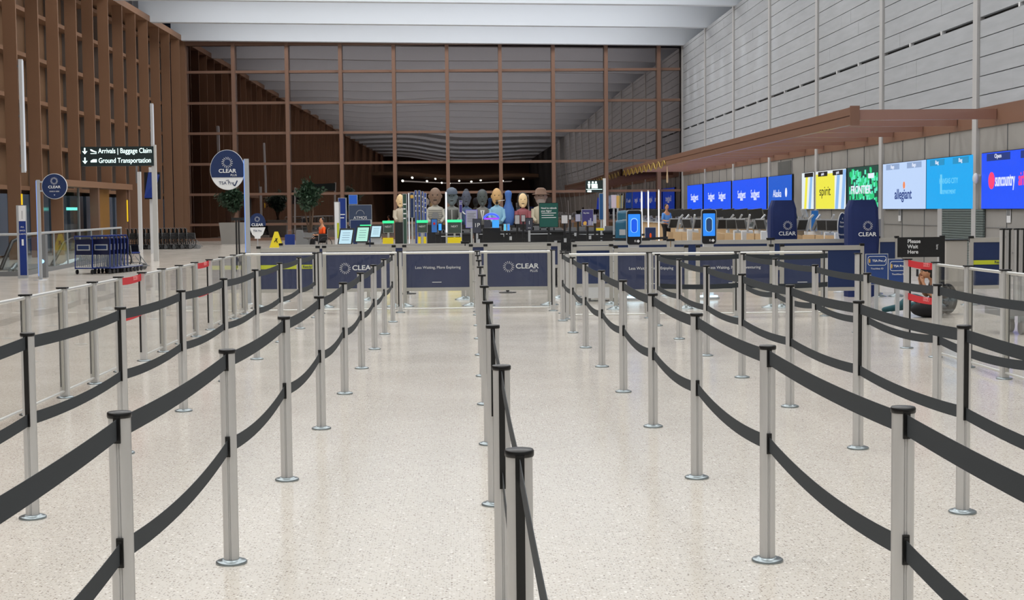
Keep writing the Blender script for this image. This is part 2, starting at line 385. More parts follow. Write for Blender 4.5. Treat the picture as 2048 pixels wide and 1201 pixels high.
# ------------------------------------------------------------------ canopy over the counters
cy0, cy1 = 34.2, 84.2; cx = 9.0
cn = thing('canopy', (cx, cy0, 3.5), 'long brown slatted canopy projecting from the stone wall above the screens', 'canopy')
MB().box(-.14, -.05, .24, 0, cy1-cy0, .42).box(-.14, -.05, .02, -.02, cy1-cy0, .21).box(-.11, 0, .2, -.05, cy1-cy0, .25).build('front_beam', M_canopy, cn)
MB().box(-.16, -.09, .0, .06, -.04, .45).build('end_plate', M_canopy, cn)
for i in range(18):
    y = 2.79*i
    if i == 0: MB().box(0, y-.05, .12, XR-.03-cx, y+.06, .36).build('rafter', M_rafter, cn)
    else: MB().box(-.02, y-.05, .12, XR-.03-cx, y+.05, .34).build('rafter', M_rafter, cn)
g = MB()
for i in range(15):
    a = (0, -.02, 0)
pts = []
for i in range(60):
    t = i/59; yy = 66+t*18; pts.append((cx-.2, yy, 3.60+.17*math.sin(i*1.02)+.12*(1-t)*0))
tag(MB().tube(pts, .03, 6).build('garland', mat('gold_tinsel', (176, 148, 52), .35, .7)), 'gold zigzag garland wound along the far end of the canopy edge', 'garland')
hp = onY(1340, 345, 66)
t_ = thing('hanging_ornament', (cx-.1, 66, 2.75), 'thin wooden bat hanging on a string below the canopy', 'ornament')
MB().lathe([(.03, 0), (.045, .05), (.04, .3), (.02, .6), (.018, .75)], 12).build('bat', mat('pale_wood', (206, 180, 140), .5), t_)
MB().tube([(0, 0, .75), (0, 0, 1.0)], .006, 6).build('string', M_blackp, t_)

# ------------------------------------------------------------------ wall screens
SX = XR-.05
def screen(x0, x1, label, col, e, deco=None, nm='wall_screen'):
    y1 = onX(x0, 400, SX).y; y0 = onX(x1, 400, SX).y if x1 < 2049 else 28.5
    t = thing(nm, (SX, (y0+y1)/2, 1.53), label, 'screen', 'lit screens along the stone wall')
    hw = (y1-y0)/2
    MB().box(0, -hw, 0, .06, hw, 1.34).build('bezel', M_blackp, t)
    MB().box(-.012, -hw+.02, .015, 0, hw-.02, 1.325).build('display', glow(nm+'_'+label[:18], col, e), t)
    if deco: deco(t, hw)
    return t
RZ = (PI/2, 0, -PI/2)
BLUE = (18, 84, 245)
W_ = glow('screen_white', (235, 240, 255), 1.0)
def sw(n):
    def f(t, hw):
        for i in range(n):
            yy = hw*(1-2*(i+.5)/n)*.8
            text('Southwest', .5, W_, t, (-.016, yy-.0, .66), RZ, sx=hw*2/n/2.4*.55)
            text('AIRLINES', .16, W_, t, (-.016, yy-.0, .45), RZ, sx=hw*2/n/2.4*.6)
    return f
screen(1375, 1405, 'saturated blue wall screen at the far end of the row', BLUE, 1.0, sw(1))
screen(1408, 1462, 'blue wall screen second from the far end with two repeated logos', BLUE, 1.0, sw(2))
screen(1465, 1533, 'blue wall screen with two white names beside the mid-blue one', BLUE, 1.0, sw(2))
def ak(t, hw):
    text('Alaska', .42, W_, t, (-.016, hw*.2, .62), RZ, sx=1.45); MB().lathe([(.18, 0), (.18, .01)], 20).build('swirl_emblem', W_, t, (-.016, -hw*.55, .66)).rotation_euler = (0, PI/2, 0)
screen(1537, 1584, 'mid-blue wall screen with italic white lettering behind the navy cover', (10, 92, 210), .95, ak)
YEL = glow('screen_yellow', (238, 232, 70), 1.0); LB = glow('screen_light_blue', (140, 185, 235), 1.0); BK = glow('screen_black', (20, 22, 26), .3)
def stripes(t, hw, n, y0, y1, ms):
    for i in range(n):
        a = y0+(y1-y0)*i/n; wd = (y1-y0)/n
        b = MB(); sh = -.45*1
        b.add([(-.016, a, .02), (-.016, a+wd*.5, .02), (-.016, a+wd*.5+sh*.6, 1.3), (-.016, a+sh*.6, 1.3)], [(0, 1, 2, 3)])
        b.add([(-.013, a, .02), (-.013, a+wd*.5, .02), (-.013, a+wd*.5+sh*.6, 1.3), (-.013, a+sh*.6, 1.3)], [(3, 2, 1, 0)])
        b.build('stripe', ms[i % len(ms)], t)
def tabs(t, hw, s, m1, m2):
    for q in (-1, 1):
        MB().box(-.018, q*hw*.5-hw*.32, 1.14, -.012, q*hw*.5+hw*.32, 1.30).build('tab', m1, t)
        text(s, .14, m2, t, (-.022, q*hw*.5, 1.22), RZ, sx=1.4)
screen(1604, 1628, 'narrow white screen with pale blue slanted stripes by the recess', (226, 236, 240), 1.0,
       lambda t, hw: (stripes(t, hw, 2, -hw*.55, hw*.95, [LB, YEL]), MB().box(-.018, -hw*.9, 1.16, -.012, hw*.5, 1.31).build('tab', BK, t)))
def sp(t, hw):
    MB().box(-.014, -hw*.3, .02, -.0125, hw-.03, 1.22).build('yellow_field', YEL, t)
    stripes(t, hw, 2, -hw*.9, -hw*.15, [LB]); tabs(t, hw, 'spirit', BK, W_)
    text('spirit', .46, BK, t, (-.02, hw*.34, .62), RZ, sx=1.7)
screen(1632, 1692, 'yellow wall screen with black handwritten lettering and stripes', (230, 238, 240), 1.0, sp)
def fr(t, hw):
    lm = glow('screen_leaf', (20, 200, 120), 1.0); lm2 = glow('screen_leaf_light', (90, 235, 190), 1.0)
    rnd = random.Random(3)
    for mm in (lm, lm2):
        b = MB()
        for i in range(70):
            y = rnd.uniform(-hw*.95, hw*.85); z = rnd.uniform(.06, 1.2); b.box(-.016-rnd.uniform(0, .001), y-.09, z-.05, -.013, y+.09, z+.09)
        b.build('leaf_pattern', mm, t)
    text('FRONTIER', .36, W_, t, (-.024, 0.15, .60), RZ, sx=1.4, off=.012)
    MB().box(-.022, -hw*.75, .95, -.017, -hw*.4, 1.1).build('tab', W_, t)
screen(1695, 1757, 'wall screen with green foliage picture behind a navy cover', (8, 70, 60), .9, fr)
def al(t, hw):
    tb = glow('screen_tab_grey', (150, 175, 215), .9); tabs(t, hw, 'Bags', tb, W_)
    text('allegiant', .40, glow('screen_ink_blue', (40, 70, 140), .9), t, (-.016, 0, .42), RZ, sx=1.25, off=.008)
    MB().lathe([(.1, 0), (.1, .006)], 16).build('orange_emblem', glow('screen_orange', (240, 140, 90), 1), t, (-.014, -.1, .68)).rotation_euler = (0, -PI/2, 0)
screen(1766, 1852, 'pale lilac wall screen with small dark blue lettering', (190, 214, 250), 1.0, al)
def ha(t, hw):
    tabs(t, hw, 'Bag', glow('screen_tab_cyan', (20, 150, 205), .9), W_)
    text('KANSAS CITY', .2, glow('screen_faint', (110, 205, 245), 1), t, (-.016, 0, .72), RZ, sx=1.2)
    text('DEPARTMENT', .15, glow('screen_faint', (110, 205, 245), 1), t, (-.016, 0, .44), RZ, sx=1.2)
    MB().box(-.016, hw*.28, .4, -.013, hw*.36, .9).build('emblem_bar', glow('screen_faint', (110, 205, 245), 1), t)
screen(1853, 1947, 'bright cyan wall screen beside the pale lilac one', (0, 168, 240), 1.0, ha)
def su(t, hw):
    pk = glow('screen_pink', (250, 60, 110), 1.1)
    Yl = onX(1976, 360, SX).y-t.location.y
    MB().lathe([(.20, 0), (.20, .006)], 20).build('round_emblem', pk, t, (-.014, Yl-.28, .67)).rotation_euler = (0, -PI/2, 0)
    text('suncountry', .44, W_, t, (-.018, Yl-.52, .67), RZ, sx=.62, align='LEFT', off=.004)
    text('airlines', .44, pk, t, (-.018, Yl-1.98, .67), RZ, sx=.62, align='LEFT', off=.004)
    text('Open', .14, W_, t, (-.022, Yl-.7, 1.23), RZ, sx=1.4)
    for a in (Yl-1.45, Yl-3.6): MB().box(-.018, a, 1.13, -.012, a+1.5, 1.30).build('tab', glow('screen_tab_navy', (14, 50, 130), .9), t)
screen(1963, 2100, 'large blue wall screen with pink and white lettering at right', (12, 80, 250), 1.0, su)

for px, py in ((1799, 430), (2017, 430)):
    p = onX(px, py, XR-.01)
    t = thing('wall_notice', (XR-.01, p.y, p.z), 'small white pictogram notice under the %s screen' % ('pale lilac' if px < 1900 else 'large blue'), 'sign', 'pictogram notices on the concrete wall')
    MB().box(0, -.12, -.18, .01, .12, .18).build('notice_board', M_white, t); MB().box(-.004, -.1, -.02, 0, .1, .14).build('pictogram', M_grey, t)
p = onX(1953, 357, XR-.1)
t = thing('security_camera', (XR, p.y, p.z), 'white dome camera on the grey pilaster between two screens', 'camera')
MB().ball((-.12, 0, 0), .07, .1, .13, 10).build('dome', M_white, t); MB().box(-.1, -.03, .05, 0, .03, .1).build('bracket', M_white, t)

# ------------------------------------------------------------------ belt posts of the queue
SP = 2.118
def post_meshes():
    prof = []
    R, N = .0355, 144
    for k in range(N):
        a = 2*PI*k/N; r = R
        dg = math.degrees(a) % 90
        if 35 <= dg <= 40.5 or 49.5 <= dg <= 55: r = R-.007
        elif 41 < dg < 49: r = R-.0015
        prof.append((r*math.cos(a), r*math.sin(a)))
    tube = MB().prismz(prof, .012, .985, True).mesh('post_tube', M_post)
    base = MB().lathe([(.071, 0), (.073, .004), (.072, .010), (.066, .014), (.05, .015), (.048, .02), (.037, .021)], 40).mesh('base_disc', M_chrome)
    cap = MB().lathe([(.0375, .983), (.039, .986), (.039, .998), (.0365, 1.002), (.0, 1.003)], 40).mesh('cap', M_strip)
    return tube, base, cap
TUBE, BASE, CAP = post_meshes()
def clips(kind):
    b1, b2 = MB(), MB()
    a = -PI/2
    ang = {'l': math.radians(-90), 'c': math.radians(-98), 'r': math.radians(-72)}
    if kind == 'short':
        b1.box(-.011, -.043, .905, .011, -.030, .99); b1.box(-.0085, -.047, .915, .0085, -.03, .985)
        b2.box(-.011, -.043, .505, .011, -.030, .60); b2.box(-.0085, -.047, .512, .0085, -.03, .592)
        return [b1.mesh('upper_belt_clip', M_strip), b2.mesh('lower_belt_clip', M_strip)]
    b1.box(-.012, -.043, .50, .012, -.030, .99)
    return [b1.mesh('belt_housing', M_strip)]
CL_S, CL_L = clips('short'), clips('long')
def belt_mesh(name, z, sag, L=SP, w_=.067):
    pts = []
    for i in range(17):
        t = i/16; pts.append((0, -.04-(L-.08)*t, z-sag*4*t*(1-t)))
    return MB().strip(pts, w_, .002, (1, 0, 0)).mesh(name, M_belt)
BU, BL_ = belt_mesh('upper_belt', .948, .016), belt_mesh('lower_belt', .55, .042)
BL2 = belt_mesh('lower_belt', .535, .026)
def child(me, parent, name=None):
    o = bpy.data.objects.new(name or me.name, me); C.objects.link(o); o.parent = parent; return o
def stanchion(x, y, rowname, i, long_, belts=True, turn=0., what='belt post'):
    nm = ORD[i]
    t = thing('belt_post', (x, y, 0), 'grey metal %s, %s of the %s' % (what, nm, rowname), 'belt post', 'belt posts of the '+rowname)
    child(BASE, t); tb = child(TUBE, t); tb.rotation_euler = (0, 0, PI/4); child(CAP, t)
    for me in (CL_L if long_ else CL_S): child(me, t).rotation_euler = (0, 0, math.radians(turn*.0))
    if belts: child(BU, t); child(BL2 if long_ else BL_, t)
    return t
def row(xy0, k0, k1, rowname, long_, turn=0.):
    for i, k in enumerate(range(k0, k1)):
        x = xy0[0]+(xy0[2]*k if len(xy0) > 2 else 0)
        stanchion(x, xy0[1]+SP*k, rowname, i, long_, True, turn)
row((-1.121, 6.85), -1, 8, 'first row left of the middle row', False, 12)
row((1.365, 6.72), -1, 8, 'first row right of the middle row', False, -12)
row((.128, 3.88), 0, 10, 'middle row', True, 50)
row((-2.36, 7.95), 0, 8, 'far left row beside the glass fence', True, 10)
row((2.612, 7.72), 0, 7, 'second row on the right', True, -10)
row((3.79, 11.85), 0, 5, 'outermost right row', False, -10)
# two cross belts closing the ends of the right-hand rows
for (xa, xb, y, lab) in ((2.612, 3.79, 20.4, 'between the second right row and the outermost right row'), (3.79, 5.02, 20.35, 'between the outermost right row and the glass fence')):
    b = MB(); pts = [(xa+.04+(xb-xa-.08)*i/12, y+.045, .955-.02*4*(i/12)*(1-i/12)) for i in range(13)]
    b.strip(pts, .067, .002, (0, 1, 0)); pts = [(p[0], p[1], p[2]-.40) for p in pts]; 
    t = thing('cross_belt', (0, 0, 0), 'pair of black belts across '+lab, 'belt')
    b.build('upper_belt', M_belt, t); MB().strip(pts, .067, .002, (0, 1, 0)).build('lower_belt', M_belt, t)

# ------------------------------------------------------------------ glass fences
def fence_post(x, y, label, h=.985, group=None, side='x', slot=-1):
    t = thing('fence_post', (x, y, 0), label, 'fence post', group)
    MB().box(-.034, -.034, .012, .034, .034, h-.012).build('post_tube', M_post, t)
    MB().box(-.046, -.04, h-.014, .046, .04, h).build('cap', M_strip, t)
    MB().lathe([(.075, 0), (.075, .008), (.06, .014), (.03, .016)], 28).build('base_disc', M_chrome, t)
    MB().box(-.009+slot*.022, -.042, .1, .009+slot*.022, -.030, h-.016).build('slot_strip', M_strip, t)
    return t
def pane(a, b_, label, group, h=.955, zb=.07, top=.016):
    a = Vector((a[0], a[1], 0)); c = Vector((b_[0], b_[1], 0)); d = c-a; L = d.length; an = math.atan2(d.y, d.x)
    t = thing('glass_barrier', a, label, 'glass barrier', group, an)
    g = .045
    MB().box(g+.02, -.004, zb, L-g-.02, .004, h-.01).build('pane', M_pane, t)
    MB().tube([(g, 0, h), (L-g, 0, h)], top, 12).build('top_rail', M_rail, t)
    MB().tube([(g, 0, zb-.01), (L-g, 0, zb-.01)], .013, 10).build('bottom_rail', M_rail, t)
    MB().box(g, -.01, zb, g+.02, .01, h).build('side_frame', M_frame, t); MB().box(L-g-.02, -.01, zb, L-g, .01, h).build('side_frame', M_frame, t)
    return t
def red_gate(a, b_, label, dz=0.):
    a = Vector((a[0], a[1], 0)); c = Vector((b_[0], b_[1], 0)); d = c-a; L = d.length; an = math.atan2(d.y, d.x)
    t = thing('red_belt_gate', a, label, 'belt', None, an)
    for z, n in ((.93+dz, 'upper_belt'), (.55+dz, 'lower_belt')):
        pts = [(.04+(L-.08)*i/10, 0, z-.012*4*(i/10)*(1-i/10)) for i in range(11)]
        o = MB().strip(pts, .075, .003, (0, 1, 0)).build(n, M_red, t)
        s_ = 1 if math.cos(an) >= 0 and d.y < 0 else -1
        tx = text('DOOR 1', .06, mat('pink_lettering', (240, 150, 150), .6), t, (L*.7, -.006, z), (PI/2, 0, 0))
    return t
LX = -3.60
ly = [11.0, 12.1, 13.2, 14.25, 15.3, 16.4, 17.45, 18.5, 19.55, 20.65, 21.7, 22.75, 23.75]
GLP = 'posts of the left glass fence'; GLG = 'panes of the left glass fence'
for i, y in enumerate(ly):
    fence_post(LX, y, 'grey metal post of the left glass fence, %s to the camera' % ORD[i-1] if i else 'grey metal end post of the left glass fence before its first pane', group=GLP, slot=-1)
for i in range(len(ly)-1):
    if i in (4, 8):
        red_gate((LX, ly[i]), (LX, ly[i+1]), '%s pair of red belts bridging a gap in the left glass fence' % ('nearer' if i == 4 else 'farther'))
    else:
        pane((LX, ly[i]), (LX, ly[i+1]), 'clear pane with white top rail in the left glass fence, %s from the camera' % (ORD[i] if i else 'first'), GLG)
RX = 5.02
ry = [18.95, 17.9, 16.8, 15.75, 14.72, 13.7, 12.65, 11.6, 10.55]
for i, y in enumerate(ry):
    if i == 1: continue
    fence_post(RX, y, 'grey metal post of the right glass fence, %s from its far end' % (ORD[i] if i else 'first'), group='posts of the right glass fence', slot=1, h=1.03)
for i in range(2, len(ry)-1):
    if i == 2: red_gate((RX, ry[2]), (RX, ry[3]), 'pair of red belts in front of the seated person on the right', .05)
    else: pane((RX, ry[i]), (RX, ry[i+1]), 'clear pane in the right glass fence, %s from its far end' % ORD[i], 'panes of the right glass fence', h=1.0)
# front cross fence, left of centre at Y 23.6 and right of centre at Y 21.7
YF, YG = 23.7, 21.9
def fx(px, Y): return onY(px, 560, Y).x
fp = [fx(x, YF) for x in (640, 800, 955, 1106)]
nmf = ['left', 'second', 'third', 'fourth']
for i, x in enumerate(fp):
    fence_post(x, YF, 'grey post of the cross fence facing the camera, %s from the left' % (ORD[i] if i else 'first'), group='posts of the cross fence')
xs = [LX]+fp
for i in range(4):
    pane((xs[i], YF), (xs[i+1], YF), 'clear cross fence pane %s' % ('in front of the banner with the lime stripe' if i == 0 else 'in front of the left navy banner with the white emblem' if i == 1 else 'in front of the navy banner with one line of small text' if i == 2 else 'before the emblem banner just right of the middle row'), 'panes of the cross fence', top=.02)
gp = [fx(x, YG) for x in (1132, 1298, 1474, 1650)]
for i, x in enumerate(gp):
    fence_post(x, YG, 'grey post of the right-hand cross fence, %s from the left' % (ORD[i] if i else 'first'), group='posts of the right-hand cross fence')
for i in range(3):
    pane((gp[i], YG), (gp[i+1], YG), 'clear pane of the right cross fence before dark banners, %s from left' % (ORD[i] if i else 'first'), 'panes of the right cross fence', top=.02)
# short run joining the two cross fences
jx = fx(1106, YF)
for i, (x, y) in enumerate(((jx+.12, 23.1), (jx+.16, 22.5))):
    fence_post(x, y, 'grey fence post of the short side run by the right aisle, %s' % ('farther' if i == 0 else 'nearer'), group='posts of the side run')

# ------------------------------------------------------------------ navy banner frames behind the cross fence
def banner(px0, px1, Y, label, col=None, top=1.02, zb=.30, deco=None, lime=False, beam=.075):
    x0, x1 = fx(px0, Y), fx(px1, Y); L = x1-x0
    t = thing('banner_frame', ((x0+x1)/2, Y, 0), label, 'banner', 'navy banners behind the cross fences'); h = L/2
    MB().box(-h, -.02, top-beam, h, .02, top).build('top_beam', M_frame, t)
    MB().box(-h+.03, -.006, zb+.02, h-.03, .006, top-beam).build('banner_cloth', col or M_navy2, t)
    MB().box(-h, -.018, zb-.04, h, .018, zb+.02).build('bottom_bar', M_frame, t)
    for s in (-1, 1):
        MB().box(s*(h-.03)-.03, -.03, .012, s*(h-.03)+.03, .03, top-.01).build('upright', M_frame, t)
        MB().lathe([(.16, 0), (.16, .006), (.12, .02), (.04, .05), (.035, .06)], 28, (s*(h-.03), 0, 0)).build('foot_disc', M_chrome, t)
        MB().box(s*(h-.03)-.035, -.035, top-.01, s*(h-.03)+.035, .035, top+.03).build('upright_cap', M_strip, t)
    if lime:
        MB().box(-h+.03, -.012, .66, h-.03, -.007, .73).build('lime_band', M_lime, t)
        text('Ready?', .06, M_navy, t, (h*.62, -.016, .695), name='band_lettering')
    if deco: deco(t, h)
    return t
YBN = 25.2
def d_clear(cx_, s=1.):
    def f(t, h):
        sunburst(.088*s, M_letter, t, (cx_, -.010, .66))
        text('CLEAR', .118*s, M_letter, t, (cx_+.315*s, -.010, .665), off=.004, sx=1.12)
        text('PLUS', .055*s, M_letter, t, (cx_+.43*s, -.010, .585), sx=1.1)
    return f
def d_text(s, sz=.125, dx=0, sx=.98):
    def f(t, h):
        text(s, sz, M_letter, t, (dx, -.010, .66), sx=sx); MB().box(dx-.1, -.012, .405, dx+.06, -.008, .415).build('underline', M_letter, t)
    return f
banner(515, 640, YBN, 'navy banner with a lime stripe at the left end', lime=True)
banner(646, 792, YBN, 'creased navy banner with white emblem, left of the small-text banner', deco=d_clear(-.24))
banner(806, 946, YBN, 'navy banner with one line of small white text left of the middle row', deco=d_text('Less Waiting, More Exploring', .066))
banner(968, 1102, YBN, 'navy banner with white emblem just right of the middle row', deco=d_clear(-.15))
YBR = 23.9
banner(1146, 1226, YBR+1.2, 'short navy banner left of the white desk', M_navy, top=1.0, zb=.34)
banner(1228, 1376, YBR, 'first wide navy banner behind the right cross fence', deco=d_text('Less Waiting, More Enjoying', .064), top=1.0)
banner(1392, 1546, YBR, 'second wide navy banner behind the right cross fence', deco=d_text('Less Waiting, More Adventuring', .066), top=1.0)
banner(1560, 1727, YBR, 'third wide navy banner behind the right cross fence', M_navy, deco=d_text('Less Waiting', .06, -.3), top=1.0)
# long low navy barrier behind them, in three units
for i, (a, c) in enumerate(((1143, 1340), (1342, 1540), (1542, 1752))):
    banner(a, c, 27.4, 'long navy barrier with pale top beam, rear row at right, %s unit' % (ORD[i] if i else 'first'), M_navy, top=1.03, zb=.5)
for i, (a, c) in enumerate(((560, 740), (742, 930), (932, 1122))):
    banner(a, c, 27.0, 'plain pale-beamed barrier in the rear row at left, %s unit' % (ORD[i] if i else 'first'), M_navy2, top=1.03, zb=.6)
# lime-striped banner at the right
banner(1938, 2012, 24.0, 'navy banner with a lime stripe beside the stacked posts', M_navy, top=1.10, lime=True)
banner(1752, 1796, 26.5, 'small navy barrier left of the please wait here sign', M_navy, top=1.06)
# pale desk behind the short banner
p = onZ(1200, 607)
t = thing('desk', (onY(1202, 560, 26.2).x, 26.2, 0), 'white low desk behind the clear fence at the centre right', 'desk')
MB().box(-.27, -.25, .06, .27, .25, .88).build('body', M_white, t); MB().box(-.3, -.28, .88, .3, .28, .92).build('top', M_silver, t)
b = MB(); [b.box(-.26, -.262, z, .26, -.25, z+.012) for z in (.3, .5, .7)]; b.build('drawer_line', M_grey, t)
for s in (-1, 1): MB().box(s*.22-.02, -.2, 0, s*.22+.02, .2, .06).build('leg', M_grey, t)

# ------------------------------------------------------------------ phone-shaped pods
def rrect(w_, h, r, n=6):
    pts = []
    for cx_, cz, a0 in ((w_/2-r, h-r, 0), (-w_/2+r, h-r, 90), (-w_/2+r, r, 180), (w_/2-r, r, 270)):
        for i in range(n+1):
            a = math.radians(a0+90*i/n); pts.append((cx_+r*math.cos(a), cz+r*math.sin(a)))
    return pts
for px, lab, dark in ((1268, 'phone-shaped scanning pod with blue oval screen, left of the two', 0), (1417, 'phone-shaped scanning pod with half-dark oval on its screen', 1)):
    Y = 26.3; x = fx(px, Y)
    t = thing('scanning_pod', (x, Y, 0), lab, 'kiosk', 'phone-shaped scanning pods')
    MB().box(-.09, -.02, .04, .09, .10, .98).build('pillar', M_white, t)
    MB().prismz([(.2*math.cos(a*PI/12), .16*math.sin(a*PI/12)) for a in range(24)], 0, .04).build('foot', M_silver, t)
    MB().prismz([(.17*math.cos(a*PI/12), .13*math.sin(a*PI/12)) for a in range(24)], .04, .065).build('base_light', glow('pod_base_light', (200, 235, 255), 2.2), t)
    o = MB().prism([(a, c+.98) for a, c in rrect(.275, .625, .05)], -.06, -.02).build('shell', M_silver, t)
    MB().prism([(a, c+.99) for a, c in rrect(.25, .605, .045)], -.068, -.055).build('face', M_blackp, t)
    MB().prism([(a, c+1.13) for a, c in rrect(.215, .40, .01)], -.072, -.066).build('display', glow('pod_blue', (40, 140, 250), 1.0), t)
    MB().prism([(a, c+1.20) for a, c in rrect(.125, .26, .06)], -.075, -.071).build('oval', glow('pod_oval_rim', (150, 210, 255), 1.1), t)
    MB().prism([(a, c+1.206) for a, c in rrect(.105, .24, .052)], -.077, -.074).build('oval_fill', glow('pod_oval_dark', (40, 80, 130), .6) if dark else glow('pod_oval_blue', (10, 90, 235), 1.0), t)
    text('K', .06, M_letter, t, (.02, -.073, 1.05)); MB().prism([(.07, 1.02), (.10, 1.05), (.07, 1.08), (.04, 1.05)], -.074, -.069).build('diamond_mark', M_letter, t)

# ------------------------------------------------------------------ covered kiosks
def cover(px, Y, wpx, ytop, label, rz):
    sc = Y/F_PX; x = fx(px, Y); top = onY(px, ytop, Y).z; w_ = wpx*sc
    t = thing('covered_kiosk', (x, Y, 0), label, 'kiosk', 'kiosks under navy covers', rz)
    rnd = random.Random(int(px)); vs = []; n = 32; levels = [0, .25, .5, .75, .9, 1.05, 1.2, 1.4, 1.55, 1.64, 1.69, 1.705]
    for z in levels:
        q = z/1.705; hw = w_/2*(1.0 if q < .9 else (1-(q-.9)*2.4)); hd = .2*(1 if q < .85 else .85)
        for k in range(n):
            a = 2*PI*k/n; e = .35
            cx_ = math.copysign(abs(math.cos(a))**e, math.cos(a)); sy = math.copysign(abs(math.sin(a))**e, math.sin(a))
            f = 1+.035*math.sin(k*2.1+z*1.5)+.02*math.sin(z*9+k)
            vs.append((hw*cx_*f, hd*sy*f, z*top/1.705))
    m_ = len(levels); b = MB()
    b.add(vs, [(i*n+k, i*n+(k+1) % n, (i+1)*n+(k+1) % n, (i+1)*n+k) for i in range(m_-1) for k in range(n)], True); b.add(vs[-n:], [tuple(range(n))])
    b.build('cloth_cover', M_cover, t)
    sunburst(.082, M_letter, t, (0.06, -.225, 1.28)); text('CLEAR', .10, M_letter, t, (.05, -.225, 1.125), off=.004, sx=1.1)
    return t
cover(1564, 28.2, 53, 401, 'tall navy fabric cover with white emblem standing before the blue screens', 0)
cover(1722, 26.6, 62, 400, 'broad navy fabric cover with white emblem before the green foliage screen', 0)
Y = 27.9; x = fx(1684, Y)
t = thing('oval_sign', (x, Y, 0), 'narrow navy oval sign with white rim between the two covered kiosks', 'sign')
ov = lambda a, c, z0: [(a*math.cos(k*PI/16), z0+c*math.sin(k*PI/16)) for k in range(32)]
MB().prism(ov(.092, .29, 1.23), -.012, .01).build('rim', M_letter, t); MB().prism(ov(.082, .275, 1.23), -.018, -.011).build('sign_face', M_navy, t)
MB().box(-.015, -.01, .02, .015, .01, .95).build('pole', M_silver, t); MB().lathe([(.16, 0), (.16, .01), (.03, .03)], 24).build('foot', M_silver, t)
for z, s in ((1.40, '1'), (1.33, 'Scan'), (1.25, 'Verify'), (1.10, 'Proceed')): text(s, .05, M_letter, t, (0, -.021, z))

# ------------------------------------------------------------------ round lane signs on lit poles
def round_sign(px, Y, spx, spy, dx, dz, label, ptop, white=True, side=-1, sub=True):
    base = onY(px, 500, Y); zt = onY(px, ptop, Y).z
    c = onY(spx, spy, Y)
    t = thing('lane_sign', (base.x, Y, 0), label, 'sign')
    MB().box(-.03, -.03, .012, .05, .03, zt).build('pole', M_silver, t)
    MB().box(-.036, -.036, .1, -.022, .0, zt-.02).build('light_strip', glow('cool_strip', (120, 160, 235), 1.0), t)
    MB().lathe([(.17, 0), (.17, .008), (.06, .014)], 28).build('foot', M_silver, t)
    ox, oz = c.x-base.x, c.z
    el = lambda f: [(ox+dx*f*math.cos(k*PI/24), oz+dz*f*math.sin(k*PI/24)) for k in range(48)]
    MB().prism(el(1), -.012, .012).build('rim', M_letter, t)
    if white:
        cut = oz-dz*.43
        MB().prism([(a, z) for a, z in el(.975) if z > cut], -.02, -.011).build('sign_face', M_navy, t)
        MB().prism([(a, z) for a, z in el(.975) if z < cut], -.019, -.011).build('white_field', M_letter, t)
        text('with', dx*.11, M_navy, t, (ox, -.022, oz-dz*.52)); text('TSA Pre', dx*.26, M_navy, t, (ox-.02, -.022, oz-dz*.66))
        MB().bar((ox+dx*.34, -.022, oz-dz*.74), (ox+dx*.42, -.022, oz-dz*.80), .003, .02).bar((ox+dx*.42, -.022, oz-dz*.80), (ox+dx*.56, -.022, oz-dz*.54), .003, .02).build('tick_mark', M_navy, t)
        sunburst(dx*.30, M_letter, t, (ox, -.024, oz+dz*.36)); text('CLEAR', dx*.31, M_letter, t, (ox, -.024, oz-dz*.06), off=.005, sx=1.1)
        text('PLUS', dx*.17, M_letter, t, (ox+dx*.36, -.024, oz-dz*.27))
    else:
        MB().prism(el(.96), -.02, -.011).build('sign_face', M_navy, t)
        sunburst(dx*.27, M_letter, t, (ox, -.024, oz+dz*.42)); text('CLEAR', dx*.28, M_letter, t, (ox, -.024, oz-dz*.06), off=.005, sx=1.15)
        text('CHECK HERE', dx*.13, M_letter, t, (ox, -.024, oz-dz*.4)); text('v', dx*.22, M_letter, t, (ox, -.024, oz-dz*.66))
    for z in (.35, -.35):
        b = MB(); b.box(min(ox+dx*.85, 0), -.01, oz+dz*z-.02, max(-.0, 0), .01, oz+dz*z+.02) if ox < 0 else b.box(0, -.01, oz+dz*z-.02, ox-dx*.85, .01, oz+dz*z+.02)
        b.build('bracket', M_silver, t)
    return t
round_sign(495, 26.4, 455, 340, .305, .355, 'large navy and white round sign on the pole by the fence corner', 318)
round_sign(79, 36.9, 109, 373, .315, .315, 'all-navy round sign on a pole beside the blue totem at left', 360, white=False)
# small floor sign
Y = 42; x = fx(517, Y); t = thing('floor_sign', (x, Y, 0), 'small navy and white pointed floor sign before the far glass wall', 'sign')
zc = onY(517, 448, Y).z; el = [(.235*math.cos(k*PI/16), zc+.30*math.sin(k*PI/16)) for k in range(32)]
MB().prism([p for p in el if p[1] > zc-.1], -.02, 0).build('sign_face', M_navy, t)
MB().prism([(-.225, zc-.1), (.225, zc-.1), (.15, zc-.3), (.08, zc-.36), (.08, zc-.42), (-.08, zc-.42), (-.08, zc-.36), (-.15, zc-.3)][::-1], -.02, 0).build('white_field', M_letter, t)
MB().box(-.012, -.01, .02, .012, .01, zc-.4).build('pole', M_silver, t); MB().lathe([(.18, 0), (.18, .01), (.02, .02)], 24).build('foot', M_silver, t)
sunburst(.07, M_letter, t, (0, -.026, zc+.13)); text('CLEAR', .11, M_letter, t, (0, -.026, zc-.03), off=.003); text('TSA Pre', .07, M_navy, t, (0, -.026, zc-.2))

